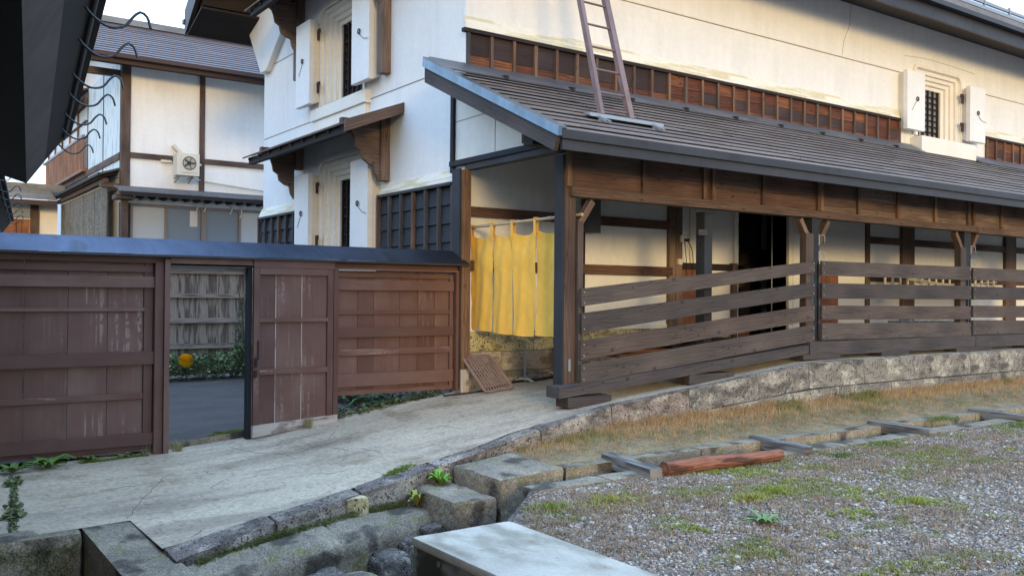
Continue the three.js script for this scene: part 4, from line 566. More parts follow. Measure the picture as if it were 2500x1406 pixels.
{
  const l = thing('roof_ladder', 'tall reddish-brown metal ladder leaning from the porch roof to the high eave', 'ladder');
  const at = (x0, x1, y) => { const k = (y - 3.53) / 3.02; return [lerp(x0, x1, k), y, lerp(1.78, .95, k)]; };
  part(l, 'stile', bar(at(.68, .665, 3.53), at(.68, .665, 7.0), .062, .05, { side: [1, 0, 0] }), M.ladder); part(l, 'stile', bar(at(1.125, 1.03, 3.53), at(1.125, 1.03, 7.0), .062, .075, { side: [1, 0, 0] }), M.ladder);
  for (let y = 3.80; y < 6.9; y += .276) part(l, 'rung', cyl(at(.69, .675, y), at(1.115, 1.02, y), .014, .014, 8), M.ladder);
  part(l, 'rung', cyl(at(.69, .675, 3.6), at(1.115, 1.02, 3.6), .012, .012, 8), M.ladder);
  const s = thing('roof_stop', 'short galvanised stop rail on the porch roof at the foot of the ladder', 'roof rail');
  part(s, 'stop_rail', hexa([[.44, 3.50, 1.82], [1.56, 3.50, 1.82], [.44, 3.525, 1.74], [1.56, 3.525, 1.74], [.44, 3.475, 1.875], [1.56, 3.475, 1.875], [.44, 3.515, 1.87], [1.56, 3.515, 1.87]]), M.galv);
  for (const x of [.58, 1.40]) { part(s, 'stop_leg', bar([x, 3.49, 1.86], [x, 3.40, 2.05], .035, .012), M.galv); part(s, 'stop_leg', bar([x - .03, 3.49, 1.85], [x - .05, 3.395, 2.03], .012, .02), M.galv); part(s, 'stop_leg', box(x - .02, x + .02, 3.39, 3.5, 1.86, 1.875, 1), M.galv); }
}

// ---------------------------------------------------------------- painted board fence with gateway
const fence = thing('board_fence', 'brown painted board fence with metal cap and open gateway, left of the storehouse', 'fence');
{
  const F0 = .06, F1 = .12;
  part(fence, 'fence_cap', hexa([[-7, 1.93, -.22], [-.03, 1.93, -.22], [-7, 2.02, -.0], [-.2, 2.02, -.0], [-7, 1.875, .20], [-.03, 1.875, .20], [-7, 2.035, .05], [-.2, 2.035, .05]]), M.capMetal);
  part(fence, 'cap_edge', hexa([[-7, 1.85, -.2], [-.04, 1.85, -.2], [-7, 1.873, -.2], [-.04, 1.873, -.2], [-7, 1.85, .205], [-.04, 1.85, .205], [-7, 1.873, .205], [-.04, 1.873, .205]]), M.fascia);
  part(fence, 'top_beam', box(-7, -.03, 1.79, 1.848, -.02, .10, 0), M.paint[1]); part(fence, 'top_plate', box(-3.565, -.17, 1.772, 1.79, .0, .15), M.paint[0]);
  // left bay
  const pl = [-6.4, -5.98, -5.6, -5.2, -4.823, -4.453, -4.104, -3.773];
  for (let i = 0; i < pl.length - 1; i++) part(fence, 'fence_plank', box(pl[i] + .003, pl[i + 1] - .003, .0, 1.789, .03, .055 + rr(-.003, .003), 1, { n: [1, 4, 1] }), i === 6 || i === 5 ? M.paintEdge : i % 2 ? M.paint[1] : M.paintWorn[i % 3]);
  part(fence, 'stile', box(-3.77, -3.69, .02, 1.789, .03, .075, 1), M.paint[1]);
  for (const [y0, y1, x1, z, m] of [[1.546, 1.655, -3.68, .105, M.paint[0]], [1.315, 1.347, -3.77, .082, M.paintWorn[0]], [.79, .917, -3.68, .108, M.paint[2]], [.455, .508, -3.775, .085, M.bare], [.0, .113, -3.68, .105, M.paintWorn[2]], [-.05, -.004, -3.7, .07, M.paint[2]], [1.70, 1.76, -3.69, .085, M.paint[1]]]) part(fence, 'fence_rail', box(-6.4, x1, y0, y1, .056, z, 0, { n: [12, 1, 1], amp: .002 }), m);
  part(fence, 'fence_rail', box(-4.4, -3.71, -.062, -.052, .03, .09, 0), M.bare);
  part(fence, 'gate_post', box(-3.68, -3.60, -.11, 1.80, .0, .13, 1, { n: [1, 8, 1], amp: .003 }), M.paint[2]); part(fence, 'gate_post', box(-3.595, -3.545, -.105, 1.83, .02, .16, 1), M.paintWorn[0]);
  part(fence, 'gate_lintel', box(-3.54, -2.70, 1.77, 1.845, .09, .15, 0), M.paint[0]); part(fence, 'door_track', box(-3.54, -2.7, 1.725, 1.765, .0, .05), M.flash);
  part(fence, 'jamb_post', box(-2.745, -2.70, -.03, 1.77, .035, .12, 1), M.black);
  // sliding door
  const door = thing('sliding_door', 'worn brown sliding gate door standing open at the gateway', 'door');
  for (const [a, b] of [[-2.63, -2.452], [-2.449, -2.16], [-2.157, -1.87]]) part(door, 'door_plank', box(a, b, .10, 1.73, .12, .14, 1, { n: [1, 6, 1] }), pick(M.paintWorn));
  part(door, 'door_stile', box(-2.695, -2.632, .06, 1.77, .12, .165, 1), M.paintWorn[1]); part(door, 'door_stile', box(-1.868, -1.80, .08, 1.77, .12, .165, 1), M.paintWorn[2]);
  for (const [y0, y1, m] of [[1.70, 1.77, M.paint[0]], [1.195, 1.236, M.bare], [.642, .70, M.bare]]) part(door, 'door_rail', box(-2.632, -1.868, y0, y1, .125, .17, 0, { n: [6, 1, 1] }), m);
  part(door, 'door_head', box(-2.70, -1.79, 1.772, 1.846, .11, .175), M.paint[1]);
  for (const x of [-2.4505, -2.1585]) part(door, 'joint_strip', box(x - .004, x + .004, .11, 1.70, .1405, .143, 1), M.bareBoard);
  part(door, 'latch', merge([box(-2.685, -2.655, .72, .82, .166, .18), box(-2.69, -2.66, .62, .69, .166, .19), cyl([-2.675, .78, .18], [-2.675, .78, .2], .012, .012, 8)]), M.iron); part(door, 'finger_pull', box(-2.655, -2.64, .80, 1.0, .166, .172, 1), M.black);
  part(door, 'kick_board', hexa([[-2.70, -.012, .12], [-1.745, .09, .12], [-2.70, .11, .12], [-1.745, .166, .12], [-2.70, -.012, .18], [-1.745, .09, .18], [-2.70, .11, .18], [-1.745, .166, .18]], { n: [8, 1, 1] }), M.bareBoard, 'bleached bare kick board');
  // right bay
  part(fence, 'fence_post', box(-1.79, -1.735, .10, 1.79, .02, .16, 1), M.paint[2]);
  const pr = [-1.73, -1.452, -1.252, -.913, -.678, -.443, -.245];
  for (let i = 0; i < pr.length - 1; i++) part(fence, 'fence_plank', box(pr[i] + .0025, pr[i + 1] - .0025, .39, 1.765, .03, .052 + rr(-.002, .002), 1, { n: [1, 4, 1] }), i === 1 || i === 3 ? M.paint[1] : i === 4 ? M.paintWorn[1] : M.paint[0]);
  part(fence, 'stile', box(-.245, -.20, .37, 1.74, .03, .08, 1), M.paint[0]); part(fence, 'fence_post', box(-.19, -.155, .34, 1.79, .02, .14, 1), M.paint[1]);
  for (const [y0, y1, x1, z, m] of [[1.545, 1.66, -.20, .10, M.paint[0]], [1.27, 1.318, -.245, .078, M.paint[1]], [1.01, 1.119, -.20, .10, M.paint[2]], [.806, .877, -.245, .08, M.paintWorn[0]], [.455, .60, -.20, .10, M.paint[0]], [.36, .41, -.2, .075, M.bare], [1.69, 1.74, -.2, .075, M.paint[1]]]) part(fence, 'fence_rail', box(-1.73, x1, y0, y1, .053, z, 0, { n: [8, 1, 1], amp: .002 }), m);
}
// grey fence of the far side of the yard, with plants
{
  const b = thing('grey_fence', 'unpainted grey weathered plank fence beyond the open gateway', 'fence');
  for (let i = 0, x = -6.3; x < .05; i++) { const w = .165 + .03 * hash(i, 2, 9); part(b, 'fence_plank', box(x + .003, x + w - .003, -.05, 1.94, -8.03, -8.005 + rr(-.004, .004), 1), M.backPlank[i % 3]); x += w; }
  for (const [y0, y1] of [[1.405, 1.483], [.929, 1.023], [.446, .539], [1.86, 1.95]]) part(b, 'fence_rail', box(-6.3, .0, y0, y1, -8.0, -7.94, 0, { n: [10, 1, 1], amp: .004 }), M.backPlank[0]);
  part(b, 'fence_cap', box(-6.4, .05, 1.955, 2.0, -8.12, -7.86), M.flash); part(b, 'fence_post', box(-.06, .03, -.1, 1.95, -7.93, -7.84, 1), M.backPlank[1]);
}

// ---------------------------------------------------------------- neighbouring house at upper left
{
  const h = thing('neighbour_house', 'two-storey half-timbered house with cream plaster and brown metal roof at upper left', 'house');
  const Z0 = -13, X0 = -1.24;
  part(h, 'front_wall', box(X0 + .01, 7, .0, 7.0, Z0 - .2, Z0, 0), M.plaster); part(h, 'side_wall', box(X0, X0 + .2, 0, 7.0, -24, Z0 - .005, 0), M.plaster);
  const post = (x0, x1, y0, y1) => part(h, 'wall_post', box(x0, x1, y0, y1, Z0 + .002, Z0 + .06, 1), M.houseWood);
  part(h, 'corner_post', box(X0 - .04, -1.085, 0, 7, Z0 - .12, Z0 + .07, 1), M.houseWood); post(.515, .635, 3.8, 6.85); post(2.34, 2.46, 3.8, 6.85); post(4.16, 4.28, 3.8, 6.85);
  part(h, 'wall_beam', box(-1.085, 7, 4.645, 4.77, Z0 + .002, Z0 + .055, 0), M.houseWood);
  // main roof
  const ze = -12.28, zr = -16.2, ye = 6.86, yr = 8.62, N = 15;
  for (let i = 0; i < N; i++) { const a = i / N, b = (i + 1.06) / N, za = lerp(ze, zr, a), zb = lerp(ze, zr, b), ya = lerp(ye, yr, a), yb = lerp(ye, yr, b); part(h, 'roof_panel', hexa([[-2.06, yb - .03, zb], [7.5, yb - .03, zb], [-2.06, yb, zb], [7.5, yb, zb], [-2.06, ya - .02, za], [7.5, ya - .02, za], [-2.06, ya + .028, za], [7.5, ya + .028, za]]), M.houseRoof[i % 3]); }
  part(h, 'roof_rear', hexa([[-2.06, 6.8, -20.2], [7.5, 6.8, -20.2], [-2.06, 6.86, -20.2], [7.5, 6.86, -20.2], [-2.06, 8.54, -16.2], [7.5, 8.54, -16.2], [-2.06, 8.6, -16.2], [7.5, 8.6, -16.2]]), M.houseRoof[0]);
  part(h, 'ridge_cap', box(-2.1, 7.5, 8.56, 8.72, -16.45, -15.95), M.flash); part(h, 'eave_gutter', box(-2.08, 7.5, 6.76, 6.86, -12.27, -12.16), M.ironRed); part(h, 'eave_fascia', box(-2.05, 7.5, 6.66, 6.80, -12.36, -12.3), M.ironRed);
  part(h, 'eave_soffit', box(-2.0, 7.4, 6.78, 6.82, -13, -12.34), M.houseWood);
  part(h, 'gable_wall', exX([[-13.05, 6.9], [-19.4, 6.9], [-16.2, 8.5]], X0 + .002, X0 + .15), M.plaster);
  part(h, 'barge_board', hexa([[-2.08, ye - .16, ze], [-2.02, ye - .16, ze], [-2.08, ye + .03, ze], [-2.02, ye + .03, ze], [-2.08, yr - .16, zr], [-2.02, yr - .16, zr], [-2.08, yr + .03, zr], [-2.02, yr + .03, zr]]), M.ironRed);
  part(h, 'purlin', box(-2.0, X0, 6.55, 6.7, -13.3, -13.15, 0), M.houseWood);
  // pent roof and glazed ground floor
  for (let i = 0; i < 4; i++) { const a = i / 4, b = (i + 1.1) / 4, za = lerp(Z0 + .72, Z0, a), zb = lerp(Z0 + .72, Z0, b), ya = lerp(3.80, 3.98, a), yb = lerp(3.80, 3.98, b); part(h, 'pent_roof', hexa([[-1.42, yb - .03, zb], [7, yb - .03, zb], [-1.42, yb, zb], [7, yb, zb], [-1.42, ya - .02, za], [7, ya - .02, za], [-1.42, ya + .02, za], [7, ya + .02, za]]), M.flash); }
  part(h, 'pent_fascia', box(-1.42, 7, 3.70, 3.785, Z0 + .66, Z0 + .70), M.iron);
  part(h, 'pent_soffit', box(-1.38, 7, 3.72, 3.745, Z0 + .0, Z0 + .66), M.soffit);
  for (let x = -1.15; x < 3.2; x += .255) part(h, 'rafter_end', box(x, x + .06, 3.665, 3.715, Z0 + .1, Z0 + .68, 2), M.charBatten);
  part(h, 'pent_beam', box(-1.3, 7, 3.58, 3.70, Z0 + .02, Z0 + .12, 0), M.white); part(h, 'window_head', box(-1.08, 7, 3.52, 3.575, Z0 + .01, Z0 + .10, 0), M.alu);
  part(h, 'porch_post', box(-1.34, -1.2, 2.2, 3.75, Z0 + .3, Z0 + .44, 1), M.houseWood); part(h, 'bracket', box(-1.5, -1.1, 3.62, 3.72, Z0 + .2, Z0 + .62, 2), M.houseWood);
  const cols = [-1.07, -.29, .56, 1.48, 2.3, 3.2];
  for (let i = 0; i < cols.length; i++) part(h, 'window_stile', box(cols[i], cols[i] + (i === 2 ? .12 : .055), 2.0, 3.52, Z0 + .01, Z0 + .09 + (i === 2 ? .02 : 0), 1), M.alu);
  for (let i = 0; i < cols.length - 1; i++) part(h, 'window_pane', box(cols[i] + .05, cols[i + 1] + .005, 2.0, 3.52, Z0 + .012, Z0 + .04), i === 1 || i === 2 ? M.paneGrey : M.pane);
  part(h, 'paper_patch', box(.30, .48, 3.1, 3.48, Z0 + .041, Z0 + .044), M.white);
  // side: painted boards, balcony, canopy
  for (const [a, b] of [[-15.0, -13.18], [-17.0, -15.03]]) { part(h, 'side_board', box(X0 - .03, X0 - .002, 4.78, 6.95, a, b, 1), M.wash); part(h, 'side_board', box(X0 - .03, X0 - .002, 4.2, 4.6, a, b, 1), M.wash); }
  part(h, 'side_beam', box(X0 - .06, X0 - .002, 4.6, 4.76, -24, -13.12, 2), M.houseWood); for (const z of [-15.015, -17.03]) part(h, 'joint_strip', box(X0 - .045, X0 - .004, 4.2, 6.95, z - .014, z + .014, 1), M.iron);
  part(h, 'balcony_head', box(X0 - .10, X0 - .005, 6.55, 6.75, -24, -17.1, 2), M.houseWood); part(h, 'balcony_awning', hexa([[X0 - .75, 6.74, -22], [X0, 6.95, -22], [X0 - .75, 6.80, -22], [X0, 7.0, -22], [X0 - .75, 6.74, -17.0], [X0, 6.95, -17.0], [X0 - .75, 6.80, -17.0], [X0, 7.0, -17.0]]), M.houseWood);
  for (let i = 0; i < 34; i++) { const z = -17.25 - i * .19; part(h, 'balcony_slat', box(X0 - .14, X0 - .11, 4.82, 5.66, z, z + .13, 1), M.lattice[i % 3]); }
  part(h, 'balcony_rail', box(X0 - .16, X0 - .09, 5.66, 5.73, -24, -17.1, 2), M.flash); part(h, 'balcony_sill', box(X0 - .16, X0 - .01, 4.74, 4.82, -24, -17.1, 2), M.orangeWood);
  for (let i = 0; i < 5; i++) { const z = -17.2 - i * 1.3; part(h, 'window_pane', box(X0 - .02, X0 - .004, 5.7, 6.5, z - 1.2, z), M.pane); part(h, 'window_stile', box(X0 - .06, X0 - .004, 4.8, 6.55, z - 1.28, z - 1.2, 1), i % 2 ? M.orangeWood : M.houseWood); part(h, 'window_rail', box(X0 - .06, X0 - .004, 6.1, 6.15, z - 1.2, z, 2), M.houseWood); }
  const canopy2 = (z0, z1, y0, y1) => part(h, 'side_canopy', hexa([[X0 - .44, y0, z0], [X0, y0 + .15, z0], [X0 - .44, y0 + .05, z0], [X0, y0 + .20, z0], [X0 - .44, y1, z1], [X0, y1 + .15, z1], [X0 - .44, y1 + .05, z1], [X0, y1 + .20, z1]]), M.houseRoof[2]);
  canopy2(-19.9, -13.1, 4.22, 4.22); part(h, 'canopy_gutter', box(X0 - .50, X0 - .44, 4.2, 4.26, -19.9, -13.1, 2), M.iron); for (let z = -19.6; z < -13.2; z += .23) part(h, 'canopy_rafter', hexa([[X0 - .43, 4.15, z], [X0, 4.30, z], [X0 - .43, 4.215, z], [X0, 4.36, z], [X0 - .43, 4.15, z + .07], [X0, 4.30, z + .07], [X0 - .43, 4.215, z + .07], [X0, 4.36, z + .07]]), M.houseWood);
  part(h, 'canopy_beam', box(X0 - .36, X0 - .26, 4.05, 4.15, -19.8, -13.2, 2), M.houseWood); part(h, 'canopy_bracket', box(X0 - .42, X0, 3.95, 4.05, -13.4, -13.25, 0), M.houseWood);
  // rear wing
  part(h, 'wing_wall', box(-9, X0 - .36, 0, 4.1, -19.9, -19.6, 0), M.plaster); part(h, 'wing_post', box(-2.30, -2.10, 2, 4.0, -19.6, -19.5, 1), M.houseWood);
  for (let i = 0; i < 8; i++) { const a = i / 8, b = (i + 1.08) / 8, za = lerp(-18.9, -20.4, a), zb = lerp(-18.9, -20.4, b), ya = lerp(4.08, 4.50, a), yb = lerp(4.08, 4.50, b); part(h, 'wing_roof', hexa([[-9, yb - .04, zb], [-1.72, yb - .04, zb], [-9, yb, zb], [-1.72, yb, zb], [-9, ya - .01, za], [-1.72, ya - .01, za], [-9, ya + .03, za], [-1.72, ya + .03, za]]), M.flash); }
  part(h, 'wing_fascia', box(-9, -1.74, 3.92, 4.06, -18.95, -18.9), M.ironRed); part(h, 'wing_ridge', box(-9, -1.3, 4.48, 4.66, -20.6, -20.3), M.flash); part(h, 'wing_soffit', box(-9, -1.74, 3.98, 4.01, -19.6, -18.95), M.soffit);
  part(h, 'wing_window', box(-3.2, -2.32, 2.2, 3.55, -19.595, -19.56), M.orangeWood); for (const x of [-2.72, -2.60, -2.36]) part(h, 'window_stile', box(x, x + .05, 2.2, 3.55, -19.56, -19.5, 1), M.lattice[0]); part(h, 'transom', box(-2.75, -2.32, 3.6, 3.8, -19.58, -19.5), M.paneGrey);
}
{
  const B = [-19.55, -18.0, -16.1, -14.67, -13.25], BL = ['leftmost reed blind hanging on the side of the half-timbered house', 'second reed blind from the left on the half-timbered house', 'third reed blind from the left on the half-timbered house', 'rightmost reed blind on the half-timbered house, next to the corner'];
  for (let i = 0; i < 4; i++) { const t = thing('reed_blind', BL[i], 'blind', 'reed blinds under the side canopy'); part(t, 'reed_mat', box(-1.52, -1.50, 2.0, 3.99, B[i] + .02, B[i + 1] - .02, 2, { n: [1, 6, 6], amp: .01 }), M.reed); part(t, 'head_rod', box(-1.53, -1.49, 3.99, 4.02, B[i] + .01, B[i + 1] - .01, 2), M.bamboo); for (let k = 0; k < 4; k++) { const z = lerp(B[i] + .2, B[i + 1] - .2, k / 3); part(t, 'cord', tube([[-1.51, 4.0, z], [-1.5, 4.07, z + .03], [-1.5, 4.16, z]], .014, 6, 5), M.creamDk); } }
  const ac = thing('air_conditioner', 'cream air conditioner unit bracketed on the half-timbered house wall', 'air conditioner'), z = -13;
  part(ac, 'case', box(-.15, .37, 4.27, 4.79, z + .2, z + .55), M.cream); part(ac, 'front_panel', box(-.06, .32, 4.34, 4.76, z + .551, z + .565), M.cream);
  const gr = sub(ac, 'fan_grille'); part(gr, 'fan_recess', cyl([.13, 4.56, z + .566], [.13, 4.56, z + .57], .15, .15, 28), M.creamDk); part(gr, 'grille_ring', new THREE.TorusGeometry(.15, .010, 8, 32).translate(.13, 4.56, z + .575), M.steelDk); part(gr, 'grille_ring', new THREE.TorusGeometry(.045, .008, 8, 20).translate(.13, 4.56, z + .575), M.steelDk);
  for (let i = 0; i < 5; i++) { const a = i / 5 * 6.283; part(gr, 'fan_blade', bar([.13, 4.56, z + .572], [.13 + Math.cos(a) * .13, 4.56 + Math.sin(a) * .13, z + .572], .006, .05), M.steelDk); }
  for (const x of [-.06, .26]) { part(ac, 'bracket', bar([x, 4.25, z], [x, 4.25, z + .5], .04, .03), M.creamDk); part(ac, 'bracket', bar([x, 4.15, z], [x, 4.25, z + .4], .03, .03), M.creamDk); }
  part(ac, 'mount_rail', box(-.40, -.15, 4.60, 4.655, z + .06, z + .09), M.cream); part(ac, 'mount_rail', box(.37, .55, 4.58, 4.635, z + .06, z + .09), M.cream);
  part(ac, 'pipe_cover', cyl([.12, 4.78, z + .08], [-.12, 5.03, z + .06], .045, .055, 12), M.cream); part(ac, 'drain_pipe', tube([[.3, 4.27, z + .3], [.42, 4.25, z + .08], [1.2, 4.17, z + .05], [2.6, 4.06, z + .05]], .018, 30, 8), M.cream);
  for (const [x, y] of [[.42, 3.5], [.62, 3.52], [1.26, 3.5], [1.5, 3.42]]) solo('hanging_twine', tube([[x, 3.68, z + .16], [x + .02, y + .05, z + .17], [x - .02, y - .06, z + .16]], .014, 10, 5), M.white, { '0.42': 'pale twine scrap hanging left of the middle window post of the house', '0.62': 'pale twine scrap hanging on the middle window post of the house', '1.26': 'pale twine scrap hanging over the right grey window of the house', '1.5': 'pale knotted twine scrap hanging farthest right over the house windows' }[String(x)], 'twine');
}

// ---------------------------------------------------------------- low shed with hooked eave, near the camera at left
{
  const D = new THREE.Vector3(.125, 0, -.992), R = new THREE.Vector3(.992, 0, .125), C = new THREE.Vector3(-5.97, 1.5, 9.5);
  const pt = (L, H, s) => [C.x + D.x * s + R.x * L, C.y + H, C.z + D.z * s + R.z * L];
  const prism = (sec, s0, s1) => { const c = [...sec.map(([l, h]) => pt(l, h, s0)), ...sec.map(([l, h]) => pt(l, h, s1))]; return hexa([c[0], c[1], c[3], c[2], c[4], c[5], c[7], c[6]], { grain: 2, n: [1, 1, 6] }); };
  function shed(label, s0, s1, dl, dh, hooks) {
    const t = thing('low_shed', label, 'shed'); const q = ([l, h]) => [l + dl, h + dh], pr = (sec, a = s0, b = s1) => prism(sec.map(q), a, b);
    part(t, 'cornice_lower', pr([[-.03, .87], [.10, 1.06], [.06, 1.08], [-.06, .90]]), M.cornice); part(t, 'cornice_upper', pr([[.10, 1.06], [.25, 1.28], [.21, 1.31], [.06, 1.08]]), M.black);
    part(t, 'soffit_board', pr([[-1.4, 1.30], [-.032, .87], [-.05, .91], [-1.4, 1.34]]), M.black); part(t, 'roof_sheet', pr([[-2.6, 2.5], [.27, 1.31], [.27, 1.34], [-2.6, 2.54]]), M.houseRoof[2]);
    part(t, 'drip_edge', pr([[.25, 1.27], [.285, 1.28], [.285, 1.34], [.25, 1.34]]), M.black); part(t, 'end_board', pr([[-1.3, 1.34], [.2, 1.31], [.2, 1.34], [-2.4, 2.45]], s1 - .04, s1 - .005), M.black);
    part(t, 'shed_wall', pr([[-1.5, -1.55], [-1.3, -1.55], [-1.3, 1.36], [-1.5, 1.4]], s0, s1 - .3), M.soffit); part(t, 'shed_wall', pr([[-4.2, -1.55], [-1.5, -1.55], [-1.5, 1.4], [-4.2, 1.4]], s1 - .5, s1 - .3), M.soffit);
    part(t, 'hook_rod', cyl(pt(...q([.235, 1.235]), s0), pt(...q([.235, 1.235]), s1 - .1), .011, .011, 8), M.steelDk);
    for (const s of hooks) part(t, 'gutter_hook', tube([[.13, 1.33], [.165, 1.24], [.22, 1.165], [.285, 1.125], [.345, 1.135], [.385, 1.185], [.41, 1.205], [.435, 1.19], [.452, 1.14]].map(p => pt(...q(p), s)), .0062, 30, 8), M.steelDk);
    return t;
  }
  shed('dark overhanging eave with curved gutter hooks close to the camera at upper left', -1.5, 8.3, 0, 0, [3.1, 4.2, 4.75, 5.5, 6.05, 6.75, 7.4, 8.2]);
  shed('farther low dark eave with pale gutter hooks at the left picture edge above the fence', 9.2, 19, -.55, .0, [10.6, 11.8, 12.8, 13.9, 15.1, 16.3, 17.4]);
}
{ // unseen house added behind the camera to shade the storehouse gable and fence
  const n = thing('added_shade_house', 'tall plain plastered house added out of view, behind the camera to the left, to block the sun', 'house');
  part(n, 'wall', merge([box(-11, -7.3, -.1, 7.4, 9.6, 9.8), box(-11, -7.3, -.1, 7.4, 15.6, 15.8), box(-7.5, -7.3, -.1, 7.4, 9.8, 15.6), box(-11, -10.8, -.1, 7.4, 9.8, 15.6)]), M.plaster);
  for (const s of [0, 1]) part(n, 'roof', hexa([[-11.7, s ? 7.2 : 9.2, s ? 9 : 12.7], [-6.7, s ? 7.2 : 9.2, s ? 9 : 12.7], [-11.7, s ? 7.35 : 9.35, s ? 9 : 12.7], [-6.7, s ? 7.35 : 9.35, s ? 9 : 12.7], [-11.7, s ? 9.2 : 7.2, s ? 12.7 : 16.4], [-6.7, s ? 9.2 : 7.2, s ? 12.7 : 16.4], [-11.7, s ? 9.35 : 7.35, s ? 12.7 : 16.4], [-6.7, s ? 9.35 : 7.35, s ? 12.7 : 16.4]]), M.houseRoof[s]);
  for (const z of [10.8, 13.2]) { const w = part(n, 'window', box(-7.3, -7.26, 4.4, 5.6, z, z + 1.4), M.alu); part(w, 'pane', box(-7.259, -7.25, 4.46, 5.54, z + .06, z + 1.34), M.paneGrey); }
}

// ---------------------------------------------------------------- plants, grass, moss, pebbles
const leafMat = (c) => new THREE.MeshStandardMaterial({ color: c, roughness: .75, side: THREE.DoubleSide });
function inst(name, geo, mat, list, colors, label, category) { // list of [x,y,z,ry,sx,sy,tilt]
  const m = new THREE.InstancedMesh(geo, mat, list.length), o = new THREE.Object3D(), c = new THREE.Color();
  list.forEach((l, i) => { o.position.set(l[0], l[1], l[2]); o.rotation.set(l[6] || 0, l[3], l[7] || 0, 'YXZ'); o.scale.set(l[4], l[5], l[4]); o.updateMatrix(); m.setMatrixAt(i, o.matrix); if (colors) { const q = colors[Math.floor(rnd() * colors.length)], k = rr(.8, 1.15); m.setColorAt(i, c.setRGB(q[0] * k, q[1] * k, q[2] * k)); } });
  m.name = nm(name); m.userData = { label, category, kind: 'stuff' }; scene.add(m); return m;
}
function blades(n, h, spread, w, bend) { const P = [], I = []; for (let i = 0; i < n; i++) { const a = rr(0, 6.283), r = spread * Math.sqrt(rnd()), x = Math.cos(a) * r, z = Math.sin(a) * r, hh = h * rr(.55, 1.15), da = a + rr(-.8, .8), bx = Math.cos(da) * bend * rr(.3, 1), bz = Math.sin(da) * bend * rr(.3, 1), wx = -Math.sin(da) * w, wz = Math.cos(da) * w, b = P.length / 3; P.push(x - wx, 0, z - wz, x + wx, 0, z + wz, x + bx * .45 - wx * .7, hh * .6, z + bz * .45 - wz * .7, x + bx * .45 + wx * .7, hh * .6, z + bz * .45 + wz * .7, x + bx, hh, z + bz); I.push(b, b + 1, b + 2, b + 1, b + 3, b + 2, b + 2, b + 3, b + 4); } const g = new THREE.BufferGeometry(); g.setAttribute('position', new THREE.Float32BufferAttribute(P, 3)); g.setAttribute('uv', new THREE.Float32BufferAttribute(new Float32Array(P.length / 3 * 2), 2)); g.setIndex(I); g.computeVertexNormals(); return g; }
const whiteLeaf = leafMat(0xffffff);
